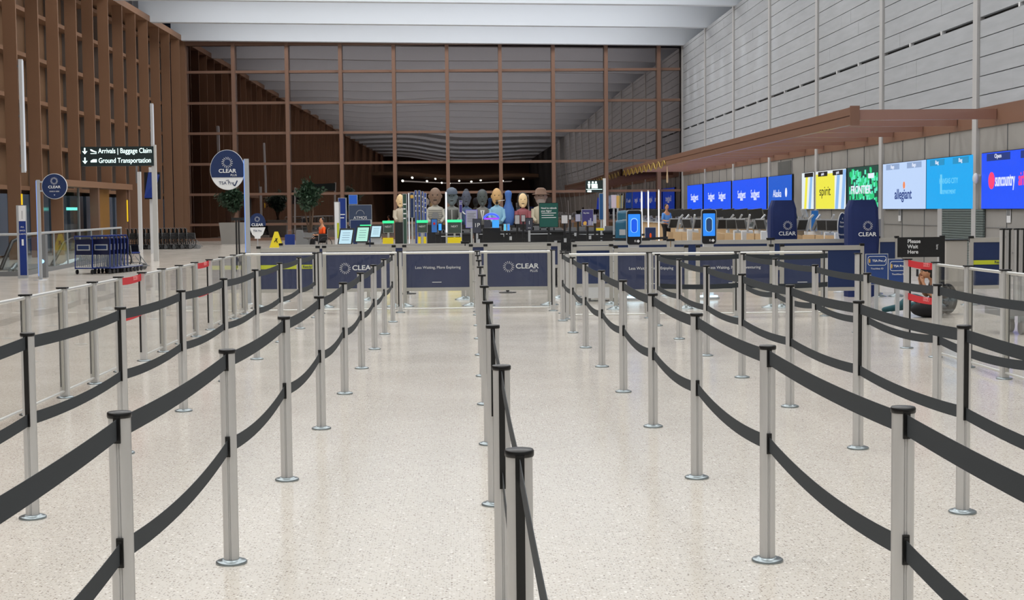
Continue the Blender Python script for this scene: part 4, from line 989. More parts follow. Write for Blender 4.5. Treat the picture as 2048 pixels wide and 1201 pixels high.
# ------------------------------------------------------------------ painted bust sculptures on dark plinths
YS = 60.; SC = YS/F_PX
def bust(px, ytop, wpx, hpx, label, headc, bodyc, style):
    x = onY(px, 440, YS).x; zt = onY(px, ytop, YS).z; Hh = hpx*SC; w_ = wpx*SC; zb = zt-Hh
    t = thing('bust_sculpture', (x, YS, 0), label, 'sculpture', 'painted bust sculptures in a row')
    MB().box(-w_*.48, -.3, 0, w_*.48, .3, zb+.01).build('plinth', M_blackp, t)
    nz = zb+Hh*.50
    if style == 'pin':
        prof = [(.34, 0), (.46, .12), (.5, .28), (.44, .45), (.26, .62), (.2, .72), (.25, .84), (.28, .92), (.2, .98), (.05, 1.0)]
        MB().lathe([(r*w_, z*Hh) for r, z in prof], 28, (0, 0, zb), 1, .7).build('pin_body', bodyc, t)
        return t
    prof = [(.40, 0), (.43, .12), (.47, .30), (.48, .40), (.40, .47), (.2, .505), (.14, .53), (.12, .58)]
    MB().lathe([(r*w_, z*Hh) for r, z in prof], 28, (0, 0, zb), 1, .55).build('torso', bodyc, t)
    for s in (-1, 1): MB().tube([(s*w_*.43, -.05, zb+Hh*.42), (s*w_*.5, -.1, zb+Hh*.2), (s*w_*.3, -.26, zb+Hh*.08)], [.10, .085, .06], 10).build('arm', bodyc, t)
    hc = zb+Hh*.77; hw = w_*.34
    hb = MB().ball((0, -.02, hc), hw, hw*.85, Hh*.235, 16)
    hb.ball((0, -hw*.86, hc-.02), hw*.2, hw*.22, Hh*.045, 8)
    for s in (-1, 1): hb.ball((s*hw*1.0, 0, hc), hw*.16, hw*.18, Hh*.05, 8); hb.ball((s*hw*.35, -hw*.72, hc+Hh*.075), hw*.28, hw*.12, Hh*.014, 8)
    hb.ball((0, -hw*.55, hc-Hh*.17), hw*.4, hw*.35, Hh*.06, 8)
    hb.build('head', headc, t)
    b = MB()
    for s in (-1, 1): b.ball((s*hw*.36, -hw*.84, hc+Hh*.035), hw*.13, hw*.06, Hh*.016, 8)
    b.ball((0, -hw*.84, hc-Hh*.10), hw*.34, hw*.08, Hh*.012, 8); b.build('eyes_and_mouth', M_dark, t)
    def band(y0_, y1_, m_, nm, f=1.02):
        MB().lathe([(r*w_*f, z*Hh) for r, z in prof if y0_ <= z <= y1_], 28, (0, 0, zb), 1, .56).build(nm, m_, t)
    if style == 'striped':
        for i in range(7):
            z = .06+.055*i; r = .42+(.06*min(1, z/.35)); MB().lathe([(r*w_*1.02, z*Hh), (r*w_*1.02, (z+.014)*Hh)], 28, (0, 0, zb), 1, .57).build('shirt_stripe', M_grey, t)
        MB().lathe([(.2*w_, 0), (.2*w_, .01)], 20).build('chest_emblem', M_grey, t, (0, -.30*w_/.78, zb+Hh*.25)).rotation_euler = (PI/2, 0, 0)
    if style == 'ball':
        for i in range(9): MB().box(-w_*.36+w_*.09*i-.006, -w_*.29, zb, -w_*.36+w_*.09*i+.006, -w_*.2, zb+Hh*.42).build('pinstripe', M_blackp if i != 4 else M_white, t)
        MB().lathe([(hw*1.08, 0), (hw*1.05, .1), (hw*.8, .2), (hw*.3, .26), (0, .27)], 20, (0, 0, hc+Hh*.09)).build('cap', mat('cap_slate', (92, 104, 120), .6), t); MB().box(-hw*.8, -hw*1.6, hc+Hh*.08, hw*.8, -hw*.5, hc+Hh*.10).build('cap_peak', mat('cap_slate', (0, 0, 0)), t)
    if style == 'vest':
        pts = [(math.sin(a)*w_*.30, -w_*.26-.03*math.cos(a), zb+Hh*.42+(-.16 if 1 else 0)*math.cos(a)*1.0) for a in [(-1.3+2.6*i/10) for i in range(11)]]
        MB().tube(pts, .025, 8).build('collar_trim', M_white, t)
        MB().ball((0, .0, hc+Hh*.19), hw*.55, hw*.6, Hh*.07, 10).build('hair_bun', mat('hair_grey', (70, 74, 84), .7), t)
    if style == 'suit':
        MB().prism([(-.09, zb+Hh*.42), (0, zb+Hh*.12), (.09, zb+Hh*.42)][::-1], -w_*.31, -w_*.2).build('shirt_front', M_white, t); MB().prism([(-.025, zb+Hh*.40), (0, zb+Hh*.18), (.025, zb+Hh*.40)][::-1], -w_*.325, -w_*.31).build('tie', M_grey, t)
        MB().ball((0, .04, hc+Hh*.08), hw*1.08, hw*.95, Hh*.17, 12).build('hair', mat('hair_grey', (70, 74, 84), .7), t)
    if style == 'gold':
        MB().bar((hw*.2, -hw*.95, hc-Hh*.12), (hw*1.5, -hw*1.1, hc-Hh*.10), .02, .02).build('toothpick', M_white, t); MB().ball((0, -hw*.75, hc-Hh*.17), hw*.3, hw*.16, Hh*.05, 8).build('goatee', M_dark, t)
    if style == 'woman':
        MB().ball((0, .06, hc+Hh*.03), hw*1.18, hw*.95, Hh*.24, 14).box(-hw*1.15, -hw*.4, hc-Hh*.2, -hw*.85, .1, hc+Hh*.1).box(hw*.85, -hw*.4, hc-Hh*.2, hw*1.15, .1, hc+Hh*.1).build('hair', M_hair, t)
    if style == 'hat':
        MB().lathe([(hw*1.5, 0), (hw*1.5, .02), (hw*.98, .04), (hw*.9, .2), (hw*.5, .27), (0, .28)], 24, (0, 0, hc+Hh*.07)).build('hat', mat('hat_brown', (118, 92, 76), .7), t); MB().ball((0, -hw*.6, hc-Hh*.14), hw*.75, hw*.5, Hh*.11, 10).build('beard', mat('beard_grey', (150, 140, 134), .8), t)
    return t
def pm(n, c): return mat(n, c, .55, var=.05, scale=6)
bust(871, 376, 36, 74, 'bust sculpture of a brown-faced figure in a grey striped shirt', pm('bust_brown', (128, 104, 88)), pm('bust_offwhite', (178, 176, 166)), 'striped')
bust(904, 378, 32, 72, 'grey-blue bust sculpture with a cap and pinstriped shirt', pm('bust_slate', (102, 116, 122)), pm('bust_grey', (126, 130, 126)), 'ball')
bust(933, 380, 26, 70, 'slate bust sculpture with a white looped collar', pm('bust_dark_slate', (78, 84, 100)), pm('bust_blue_grey', (72, 94, 126)), 'vest')
bust(965, 380, 28, 70, 'dark grey bust sculpture in a suit with a tie', pm('bust_dark_green_grey', (74, 82, 82)), pm('bust_grey2', (112, 112, 108)), 'suit')
bust(994, 377, 30, 72, 'golden-faced bust sculpture in a pale blue shirt', pm('bust_gold', (206, 166, 112)), pm('bust_pale_blue', (140, 190, 220)), 'gold')
bust(1017, 381, 26, 70, 'smooth blue bowling-pin-shaped sculpture', None, pm('pin_blue', (66, 110, 184)), 'pin')
bust(1046, 387, 28, 62, 'bust sculpture of a dark-haired figure in a dusty red top', pm('bust_cream', (238, 208, 160)), pm('bust_red', (150, 84, 92)), 'woman')
bust(1082, 378, 34, 70, 'brown bust sculpture with a brimmed hat and beard behind the green sign', pm('bust_mauve_brown', (132, 112, 104)), pm('bust_floral', (190, 182, 160)), 'hat')
bust(801, 389, 22, 56, 'cream bust sculpture left of the green pylon', pm('bust_cream', (0, 0, 0)), pm('bust_beige', (196, 186, 168)), 'plain')

# ------------------------------------------------------------------ pylons, boards and kiosks in the middle distance
def board(x0, y0, x1, y1, Y, label, face, nm='sign_board', d=.05, parts=None, cat='sign', foot=True, grp=None, frame=None, leg=None):
    a = onY(x0, y0, Y); c = onY(x1, y1, Y); cx_ = (a.x+c.x)/2; hw = abs(c.x-a.x)/2
    t = thing(nm, (cx_, Y, 0), label, cat, grp)
    zt, zb = a.z, (max(c.z, .02) if foot else 0.)
    MB().box(-hw, 0, zb, hw, d, zt).build('panel_body', frame or M_silver, t)
    MB().box(-hw+.012, -.012, zb+.012, hw-.012, 0, zt-.012).build('panel_face', face, t)
    if foot and zb > .1:
        MB().box(-.025, .0, .015, .025, .04, zb).build('post', leg or M_silver, t); MB().box(-min(hw, .25), -.15, 0, min(hw, .25), .2, .015).build('foot_plate', leg or M_silver, t)
    if parts: parts(t, hw, zb, zt)
    return t
def lines(n, m_, top=.85, w_=.7):
    def f(t, hw, zb, zt):
        H_ = zt-zb; b = MB()
        for i in range(n):
            z = zb+H_*(top-.09*i); b.box(-hw*w_, -.017, z-H_*.012, hw*(w_-.25*(i % 2)), -.012, z+H_*.012)
        b.build('printed_lines', m_, t)
    return f
def ptext(rows, m_):
    def f(t, hw, zb, zt):
        for s, q, sz in rows: text(s, sz*(zt-zb), m_, t, (0, -.016, zb+(zt-zb)*q), sx=1)
    return f
board(668, 404, 680, 492, 32.5, 'tall white narrow totem with yellow print beside the tilted kiosks', M_letter, 'totem_sign', .2, lambda t, hw, a, b_: MB().box(.0, -.018, a+.5, hw-.01, -.012, b_-.8).build('yellow_print', M_lime, t))
board(676, 396, 693, 470, 35, 'navy totem with a white swoosh behind the white totem', M_blueplas, 'totem_sign', .2, lines(2, M_letter, .55))
board(697, 390, 715, 409, 52, 'bright blue twin monitor above the dark welcome board', glow('mid_blue_screen', (24, 90, 190), .8), 'monitor', .06, cat='monitor', leg=M_blackp)
board(697, 410, 744, 452, 44, 'dark slate board with a thin arc and white word', mat('slate_board', (52, 66, 92), .5), 'sign_board', .06,
      lambda t, hw, a, b_: (MB().tube([(hw*.35*math.cos(q*PI/10), -.02, a+(b_-a)*.55+.12*math.sin(q*PI/10)) for q in range(11)], .006, 5).build('arc_mark', M_silver, t), text('ATMOS', .12, M_letter, t, (0, -.02, a+(b_-a)*.38))))
board(700, 440, 742, 470, 42, 'navy crate-like counter front below the slate board', M_navy, 'counter', .4, cat='counter', foot=False)
# tilted self-service kiosks
def kiosk(px, ytop, wpx, hpx, Y, label, scr, green=True):
    x = fx(px, Y); s = Y/F_PX; zt = onY(px, ytop, Y).z; hw = wpx*s/2; hh = hpx*s
    t = thing('self_service_kiosk', (x, Y, 0), label, 'kiosk', 'self-service kiosks in the middle distance')
    MB().prismz([(-hw*.8, -.1), (hw*.8, -.1), (hw*.8, .3), (-hw*.8, .3)], 0, zt-hh*.9).build('pedestal', M_silver, t)
    sh = hw*.35
    M_ = Matrix(((1, 0, sh/hh, 0), (0, 1, .25, 0), (0, 0, 1, 0), (0, 0, 0, 1)))
    T = Matrix.Translation((0, -.14, zt-hh))
    MB().box(-hw-sh*.5, 0, 0, hw-sh*.5, .07, hh, T@M_).build('screen_housing', M_blackp, t)
    MB().box(-hw*.82-sh*.5, -.012, hh*.08, hw*.82-sh*.5, 0, hh*.9, T@M_).build('display', scr, t)
    b = MB(); [b.box(-hw*.5-sh*.5, -.015, hh*(.3+.14*i), hw*.5-sh*.5, -.012, hh*(.32+.14*i), T@M_) for i in range(4)]; b.build('display_text', M_navy, t)
    if green: MB().box(-hw*.8+sh*.2, 0.0, hh*1.0, hw*.8+sh*.2, .08, hh*1.06, T@M_).build('status_light', M_green, t)
kiosk(694, 457, 29, 33, 32, 'tilted kiosk with pale screen, nearest and leftmost of three', M_scr, False)
kiosk(727, 452, 27, 33, 33.5, 'tilted kiosk with pale green screen, middle of three', glow('pale_green_screen', (176, 232, 214), 1.0))
kiosk(754, 450, 22, 26, 36, 'tilted kiosk with pale screen, rightmost and smallest of three', M_scr, False)
def gmon(x0, y0, x1, y1, Y, label, col=None, yel=None):
    t = board(x0, y0+3, x1, y1, Y, label, col or mat('dim_screen', (70, 84, 80), .3), 'bag_tag_monitor', .08, None, 'monitor', True, 'green-lit monitors on the bag drop stations', leg=M_silver)
    a = onY(x0, y0, Y); c = onY(x1, y0+4, Y); hw = abs(c.x-a.x)/2
    MB().box(-hw-.01, -.03, c.z-.01, hw+.01, .09, a.z).build('status_light', M_green, t)
    if yel:
        p0 = onY(x0, yel[0], Y-.1); p1 = onY(x1, yel[1], Y-.1); MB().box(-hw, -.2, p1.z, hw, -.16, p0.z).box(-hw, -.2, .0, hw, .2, p1.z-.01).build('yellow_front', M_yellow, t)
    text('NEXT', .07, M_letter, t, (0, -.016, (a.z+onY(x0, y1, Y).z)/2))
gmon(766, 442, 787, 466, 39, 'green-topped monitor over the left yellow station front', None, (476, 492))
gmon(709, 441, 719, 455, 44, 'small green-lit unit behind the left tilted kiosks')
gmon(834, 441, 855, 466, 40, 'green-topped monitor beside the blue pylons')
gmon(895, 440, 923, 467, 39, 'green-topped monitor with small blue mark left of the dark signs', None, (475, 491))
for x0, y0, x1, y1, lab in ((836, 474, 842, 492, 'thin yellow bollard, left of the pair, under the green glow'), (847, 474, 853, 492, 'thin yellow bollard, right of the pair, under the green glow')):
    board(x0, y0, x1, y1+30, 38, lab, M_yellow, 'bollard', .1, cat='bollard', foot=False, frame=M_yellow)
board(805, 388, 814.5, 492, 38, 'tall dark green pylon seen almost edge-on', mat('dark_green_board', (48, 78, 66), .5), 'pylon_sign', .3, lines(4, M_letter, .8))
board(816, 386, 820, 492, 39, 'slim white-blue lit post right of the green pylon', M_tube, 'lit_post', .05, cat='post', foot=False)
board(820, 385, 828, 436, 41, 'navy pylon with a small gold disc and white print', M_navy, 'pylon_sign', .25, lambda t, hw, a, b_: MB().ball((0, -.02, b_-.12), .05, .01, .05, 8).build('gold_disc', mat('gold_disc', (214, 170, 80), .5), t))
for i, (a, c, yt) in enumerate(((829, 835, 381), (836, 842, 381), (843, 848, 383), (848, 854, 386))):
    board(a, yt, c, 492, 40+1.2*i, 'tall royal blue pylon in the tight row of four, %s' % ['leftmost', 'second from left', 'third from left', 'rightmost'][i], mat('royal_blue_board', (36, 66, 150), .45), 'pylon_sign', .3, lines(4, M_letter, .9, .4), grp='row of four blue pylons')
board(890, 384, 895, 466, 42, 'slim pale lit post before the capped bust', M_tube, 'lit_post', .05, cat='post')
board(918, 401, 925, 426, 45, 'purple narrow banner on a post by the capped bust', mat('purple_board', (60, 52, 130), .5), 'sign_board', .03, lines(3, M_letter))
board(862, 438, 875, 466, 34, 'upright black sign holder with blue and red notice', mat('blue_notice', (60, 120, 200), .5), 'sign_holder', .02, lambda t, hw, a, b_: MB().ball((0, -.02, (a+b_)/2+.05), .025, .008, .03, 8).build('red_dot', M_red, t), frame=M_blackp, leg=M_blackp)
board(876, 447, 884, 462, 36, 'little blue card on a stand beside the notice holder', M_scrb, 'sign_holder', .02, frame=M_blackp, leg=M_blackp)
board(931, 420, 955, 456, 40, 'white framed notice with a purple rim left of the blue arch', mat('lilac_notice', (170, 172, 196), .5), 'sign_holder', .03, lines(6, M_grey, .8), frame=mat('purple_rim', (120, 110, 240), .4), leg=M_silver)
board(945, 438, 963, 467, 34, 'black sign holder reading 1P in front of the blue arch', mat('charcoal_notice', (58, 62, 76), .5), 'sign_holder', .02, ptext((('1P', .55, .4),), M_letter), frame=M_blackp, leg=M_silver)
board(1051, 436, 1066, 461, 34, 'black sign holder reading 1 in front of the red-topped bust', mat('charcoal_notice', (0, 0, 0)), 'sign_holder', .02, ptext((('1', .6, .4), ('lane', .2, .14)), M_letter), frame=M_blackp, leg=M_silver)
board(1029, 430, 1040, 449, 38, 'small white notice on a black stand, left of the pair', mat('grey_notice', (176, 176, 180), .6), 'sign_holder', .02, frame=M_blackp, leg=M_blackp)
board(1042, 430, 1051, 444, 39, 'small white notice on a black stand, right of the pair', mat('grey_notice', (0, 0, 0)), 'sign_holder', .02, frame=M_blackp, leg=M_blackp)
board(1078, 406, 1117, 455, 36, 'dark green board asking about rebooking a flight', mat('deep_green_board', (18, 84, 76), .5), 'sign_board', .05,
      lambda t, hw, a, b_: (text('Need to rebook', .057, M_letter, t, (0, -.016, b_-.13), off=.001), text('your flight?', .057, M_letter, t, (-.06, -.016, b_-.20), off=.001), lines(3, M_letter, .58, .75)(t, hw, a, b_)), frame=M_blackp, leg=M_blackp)
board(1122, 430, 1136, 448, 37, 'white card in a black stand just right of the green board', mat('pale_card', (206, 206, 208), .6), 'sign_holder', .02, frame=M_blackp, leg=M_blackp)
board(1137, 430, 1143, 440, 39, 'smaller white card behind the one by the green board', mat('pale_card', (0, 0, 0)), 'sign_holder', .02, frame=M_blackp, leg=M_blackp)
board(1150, 428, 1162, 444, 39, 'lilac card in a stand left of the purple board', mat('lilac_notice', (0, 0, 0)), 'sign_holder', .02, frame=M_blackp, leg=M_blackp)
board(1163, 419, 1187, 452, 36, 'purple board with skyline and a gold shape', mat('violet_board', (60, 56, 116), .5), 'sign_board', .04,
      lambda t, hw, a, b_: (text('Big idea', .045, M_letter, t, (-.03, -.016, b_-.09)), MB().prism([(-.1, a+.02), (-.03, a+.02), (-.02, a+.09), (-.06, a+.12), (-.11, a+.08)][::-1], -.018, -.012).build('gold_shape', mat('gold_disc', (0, 0, 0)), t), MB().box(.02, -.016, a+.02, .05, -.012, a+.14).box(.06, -.016, a+.02, .09, -.012, a+.19).box(.1, -.016, a+.02, .13, -.012, a+.11).build('skyline_bars', mat('lilac_notice', (0, 0, 0)), t)), leg=M_blackp)
board(1187, 430, 1193, 447, 38, 'slim purple and white banner right of the purple board', mat('lilac_notice', (0, 0, 0)), 'sign_board', .03, leg=M_blackp)
# restroom / gates sign
Y = 52; bx = onY(1209, 442, Y).x; a = onY(1171, 361, Y); c = onY(1206, 385, Y); zt = onY(1209, 357, Y).z
t = thing('restroom_sign', (bx, Y, 0), 'dark lit pictogram sign on a pale pole before the far glass', 'sign')
MB().box(-.05, -.05, 0, .05, .05, zt).build('pole', M_white, t); MB().box(a.x-bx, -.06, c.z, -.05, .06, a.z).build('sign_box', mat('sign_green_black', (0, 0, 0)), t)
b = MB(); zq = (a.z+c.z)/2
for k, xx in enumerate((a.x-bx+.12, a.x-bx+.25, a.x-bx+.36)): b.ball((xx, -.066, zq+.14), .035, .01, .035, 8); b.prism([(xx-.05, zq+.09), (xx+.05, zq+.09), (xx+.02+.02*k, zq-.07), (xx-.02-.02*k, zq-.07)][::-1], -.07, -.06)
b.box(a.x-bx+.02, -.068, zq-.115, -.08, -.06, zq-.10); b.box(a.x-bx+.06, -.068, zq-.2, a.x-bx+.2, -.06, zq-.14); b.build('lit_pictograms', M_glyph, t)
# blue neon arch with leaning boards
Y = 42; x = fx(984, Y)
t = thing('arch_display', (x, Y, 0), 'glowing blue arch above two tilted dark screens', 'display')
z0 = onY(984, 438, Y).z
MB().tube([(.2*math.cos(q*PI/14), -.05, z0+.14*math.sin(q*PI/14)) for q in range(15)], .03, 8).build('neon_arch', glow('neon_blue', (40, 70, 255), 2.5), t)
MB().box(-.2, -.1, z0-.02, .2, -.04, z0+.03).build('neon_base', glow('neon_magenta', (150, 60, 230), 1.5), t)
for q, cc in ((-.11, mat('charcoal_notice', (0, 0, 0))), (.12, M_scrb)):
    MB().box(q-.1, -.2, z0-.25, q+.09, -.16, z0-.04).build('tilted_screen', cc, t)
MB().box(-.25, -.12, 0, .25, .12, z0-.26).build('cabinet', M_blackp, t)
for i, (px, cc, lab) in enumerate(((1012, (90, 200, 240), 'cyan-lit small screen left of the pair below the blue pin sculpture'), (1019, (60, 150, 240), 'blue-lit small screen right of the pair below the blue pin sculpture'))):
    board(px-5, 448, px+1, 462, 40+i, lab, glow('lit_%d' % i, cc, 1.0), 'monitor', .05, None, 'monitor', leg=M_blackp)

# black belt stands and black counters in the middle distance
def black_stand(loc, label):
    t = thing('black_belt_post', loc, label, 'belt post', 'black belt posts of the airline queues')
    MB().tube([(0, 0, .02), (0, 0, .98)], .032, 12).build('post_tube', M_blackp, t); MB().lathe([(.17, 0), (.17, .012), (.04, .03)], 20).build('base_disc', M_blackp, t)
    MB().box(-.03, -.04, .88, .03, -.03, .97).build('clip', M_silver, t)
    for z in (.90, .52): MB().strip([(.03+1.9*i/8, 0, z-.03*4*(i/8)*(1-i/8)) for i in range(9)], .06, .004, (0, 1, 0)).build('belt', M_blackp, t)
    return t
b0 = None; rn = ['front', 'second', 'third', 'fourth', 'rear']
for r, (Y, xa, n) in enumerate(((29.0, fx(815, 29), 2), (31, fx(925, 31), 2), (33.5, fx(958, 33.5), 2), (36.5, fx(1022, 36.5), 2), (41, fx(1010, 41), 2))):
    for i in range(n):
        lab = 'black belt post, %s, in the %s black queue row' % ('left' if i == 0 else 'right', rn[r])
        if b0 is None: b0 = black_stand((xa, Y, 0), lab)
        else: dup(b0, (xa+1.96*i, Y, 0), lab)
for (x0, y0, x1, Y, lab) in ((868, 466, 945, 46, 'black low counter beneath the striped and capped busts'), (946, 462, 1045, 47, 'black low counter beneath the suited and golden busts'), (1046, 461, 1128, 44, 'black low counter beneath the green board'), (1130, 462, 1232, 43, 'black low counter beneath the purple board')):
    a = onY(x0, y0, Y); c = onY(x1, y0, Y)
    t = thing('service_counter', ((a.x+c.x)/2, Y, 0), lab, 'counter', 'black service counters'); hw = (c.x-a.x)/2
    MB().box(-hw+.03, -.3, 0, hw-.03, .3, a.z-.05).build('body', M_blackp, t); MB().box(-hw, -.35, a.z-.05, hw, .35, a.z).build('worktop', mat('dark_worktop', (60, 62, 66), .3), t)
    b = MB(); rnd = random.Random(x0)
    for i in range(5):
        xx = -hw+.2+i*(2*hw-.4)/4; b.box(xx-.12, -.1, a.z, xx+.12, .05, a.z+rnd.uniform(.05, .14))
    b.build('equipment', M_grey, t)
    MB().box(-hw+.2, -.355, a.z-.12, hw-.4, -.345, a.z-.09).build('steel_strip', M_silver, t)
board(1189, 456, 1208, 462, 40, 'yellow word panel on the dark counter near the restroom sign', M_yellow, 'small_panel', .03, leg=M_blackp)
for i, (x0, y0, x1, y1, cc, lab) in enumerate(((1198, 387, 1207, 440, (30, 84, 140), 'dark blue curved banner left of the white boards'), (1222, 390, 1233, 417, (216, 200, 214), 'pale board with a dark scalloped top on a silver pole'), (1232, 391, 1239, 417, (214, 170, 90), 'orange-yellow board beside the pale board'))):
    board(x0, y0, x1, y1, 42+i*.5, lab, mat('board_c%d' % i, cc, .5), 'sign_board', .03)
for px, y0, Y, r, lab in ((1250, 421, 41, .20, 'round teal totem left of the first scanning pod'), (1244, 440, 39, .17, 'low round blue-green totem in front of the teal one')):
    z = onY(px, y0, Y).z; t = thing('round_totem', (fx(px, Y), Y, 0), lab, 'totem')
    MB().lathe([(r, 0), (r, z-.1), (r*.9, z-.02), (.0, z)], 24).build('drum', mat('teal_drum', (34, 92, 120), .4), t); MB().box(-.08, -r-.012, z-.4, .08, -r+.03, z-.25).build('label_plate', M_silver, t)
board(1290, 455, 1312, 481, 40, 'navy square board with an orange oval mark', M_navy, 'sign_board', .1, lambda t, hw, a, b_: MB().ball((.0, -.02, a+.13), .03, .01, .07, 10).build('orange_mark', M_orange, t), frame=M_silver)
for px, yt, Y, lab in ((1284, 382, 50, 'leftmost'), (1297, 381, 54, 'middle'), (1318, 379, 58, 'rightmost')):
    z = onY(px, yt, Y).z; x = fx(px, Y); t = thing('lit_pole', (x, Y, 0), 'slim white lit pole among the desks, %s of three' % lab, 'pole', 'slim lit poles')
    MB().box(-.025, -.03, 0, .025, .03, z).build('pole', M_white, t); MB().box(-.018, -.036, .3, .018, -.03, z-.05).build('light_strip', M_tube, t); MB().box(-.2, -.2, 0, .2, .2, .02).build('foot_plate', M_silver, t)
ch = mat('grey_notice', (0, 0, 0))

# ------------------------------------------------------------------ check-in desks along the right wall
def desk(loc, label, rz):
    t = thing('check_in_desk', loc, label, 'desk', 'check-in desks under the wall screens', rz)
    MB().box(-.75, -.3, 0, .1, .3, .95).build('wood_front', M_tan, t); MB().box(.12, -.32, 0, .75, .34, .72).build('bag_scale', M_silver, t)
    MB().box(-.8, -.38, .95, .15, .38, 1.0).build('worktop', M_silver, t); MB().box(.16, -.2, .72, .7, .2, .75).build('scale_belt', M_blackp, t)
    MB().tube([(-.6, .1, 1.0), (-.6, .1, 1.28), (-.45, -.02, 1.38)], .025, 8).tube([(-.1, .15, 1.0), (-.05, .1, 1.35), (.1, 0, 1.42)], .022, 8).build('monitor_arm', M_silver, t)
    Mx = Matrix.Translation((-.42, -.05, 1.42))@Matrix.Rotation(.35, 4, 'X')@Matrix.Rotation(.3, 4, 'Z')
    MB().box(-.24, -.02, -.16, .24, .02, .16, Mx).build('monitor', M_blackp, t)
    Mx = Matrix.Translation((.12, .0, 1.45))@Matrix.Rotation(-.5, 4, 'Z')@Matrix.Rotation(.3, 4, 'X')
    MB().box(-.17, -.02, -.12, .17, .02, .12, Mx).build('passenger_screen', M_silver, t)
    MB().box(-.2, -.1, 1.0, 0.05, .12, 1.14).box(-.72, -.2, 1.0, -.55, -.05, 1.10).build('printer', M_grey, t)
    MB().tube([(.5, .3, .72), (.5, .32, 1.25), (.42, .2, 1.32)], .02, 8).tube([(.66, .3, .72), (.68, .3, 1.15)], .02, 8).build('handle_bar', M_silver, t)
    return t
d0 = None
DN = ['nearest', 'second nearest', 'third nearest', 'fourth nearest', 'fifth nearest', 'sixth nearest', 'seventh nearest', 'eighth', 'ninth', 'tenth', 'eleventh', 'twelfth', 'thirteenth', 'fourteenth', 'fifteenth', 'sixteenth', 'seventeenth']
for i in range(17):
    Y = 42.5+2.35*i; x = 9.6-.02*i
    lab = 'tan-fronted check-in desk with monitors, %s of the long row at right' % DN[i]
    if d0 is None: d0 = desk((x, Y, 0), lab, -.9)
    else: dup(d0, (x, Y, 0), lab, -.9)
def stool(px, Y, label):
    x = onY(px, 450, Y).x; t = thing('kiosk_stand', (x, Y, 0), label, 'kiosk', 'slanted bag-drop kiosks before the desks')
    MB().prism([(-.2, 0), (.14, 0), (.12, .86), (-.16, .9)][::-1], -.18, .18).build('pedestal', M_tan, t); MB().prism([(.14, 0), (.2, 0), (.16, .95), (.12, .98)][::-1], -.2, .2).build('side_panel', M_white, t)
    Mx = Matrix.Translation((0, -.1, 1.16))@Matrix.Rotation(.45, 4, 'Z')@Matrix.Rotation(.4, 4, 'X')
    MB().box(-.15, -.03, -.15, .15, .03, .15, Mx).build('screen_housing', M_grey, t); MB().box(-.13, -.036, -.13, .13, -.03, .13, Mx).build('display', M_blackp, t)
    MB().tube([(.15, 0, .95), (.22, 0, 1.3), (.32, -.05, 1.42)], .03, 8).build('scanner_arm', M_silver, t)
    return t
s0 = None
for i, px in enumerate((1345, 1362, 1380, 1396, 1446, 1466, 1488, 1510, 1528, 1602, 1624, 1650, 1668)):
    Y = [46, 45.5, 45, 44.5, 43, 42.5, 42, 41.5, 41, 39, 38.5, 38, 37.5][i]; lab = 'slanted silver kiosk before the check-in desks, %s from the left' % (ORD[i] if i else 'first')
    if s0 is None: s0 = stool(px, Y, lab)
    else: dup(s0, (onY(px, 450, Y).x, Y, 0), lab, random.uniform(-1.2, .9))
board(1622, 421, 1637, 462, 40, 'blue slab sign among the desks between the two covered kiosks', mat('slab_blue', (40, 120, 200), .5), 'slab_sign', .1)
board(1752, 438, 1762, 478, 34, 'slim grey frame stand right of the broad cover', M_grey, 'frame_stand', .03)

# ------------------------------------------------------------------ right-hand signs
Y = 22.8; a = onY(1794, 475, Y); c = onY(1886, 514, Y); px_ = onY(1884, 500, Y).x
t = thing('wait_here_sign', (px_, Y, 0), 'black sign on a black post reading please wait here', 'sign')
MB().box(-.035, -.03, .02, .035, .03, a.z+.02).build('post', M_blackp, t); MB().lathe([(.17, 0), (.17, .012), (.04, .03)], 24).build('base_disc', M_blackp, t)
MB().box(a.x-px_, -.045, c.z, -.035, -.02, a.z).build('sign_board', M_blackp, t)
for i, s in enumerate(('Please', 'Wait', 'Here')): text(s, .082, M_letter, t, (a.x-px_+.15, -.047, a.z-.065-.082*i), align='LEFT', off=.003)
text('lane', .05, M_letter, t, (-.09, -.047, (a.z+c.z)/2), rot=(PI/2, PI/2, 0))
for (x0, x1, yt, yb, Y, lab) in ((1731, 1776, 508, 570, 21.6, 'blue sign with outlined badge, left of the two behind the belts'), (1776, 1816, 518, 574, 20.8, 'blue sign with outlined badge, right of the two beside the red belts')):
    def f(t, hw, zb, zt):
        b = MB(); pts = [(p_[0], -.016, p_[1]+zt-.17) for p_ in rrect(hw*1.6, .13, .03)]; b.tube(pts+[pts[0]], .004, 5, False); b.build('badge_outline', M_letter, t)
        text('TSA Pre', .045, M_letter, t, (.005, -.018, zt-.105), off=.001); MB().bar((.095, -.018, zt-.105), (.105, -.018, zt-.12), .003, .008).bar((.105, -.018, zt-.12), (.13, -.018, zt-.08), .003, .008).build('tick_mark', M_letter, t); MB().ball((-hw*.66, -.016, zt-.105), .012, .004, .035, 8).build('badge_emblem', mat('gold_disc', (0, 0, 0)), t)
        text('Touchless ID', .035, M_letter, t, (0, -.018, zt-.22))
    board(x0, yt, x1, yb, Y, lab, mat('mid_navy', (34, 66, 130), .5), 'lane_sign', .02, f, grp='blue lane signs at right')
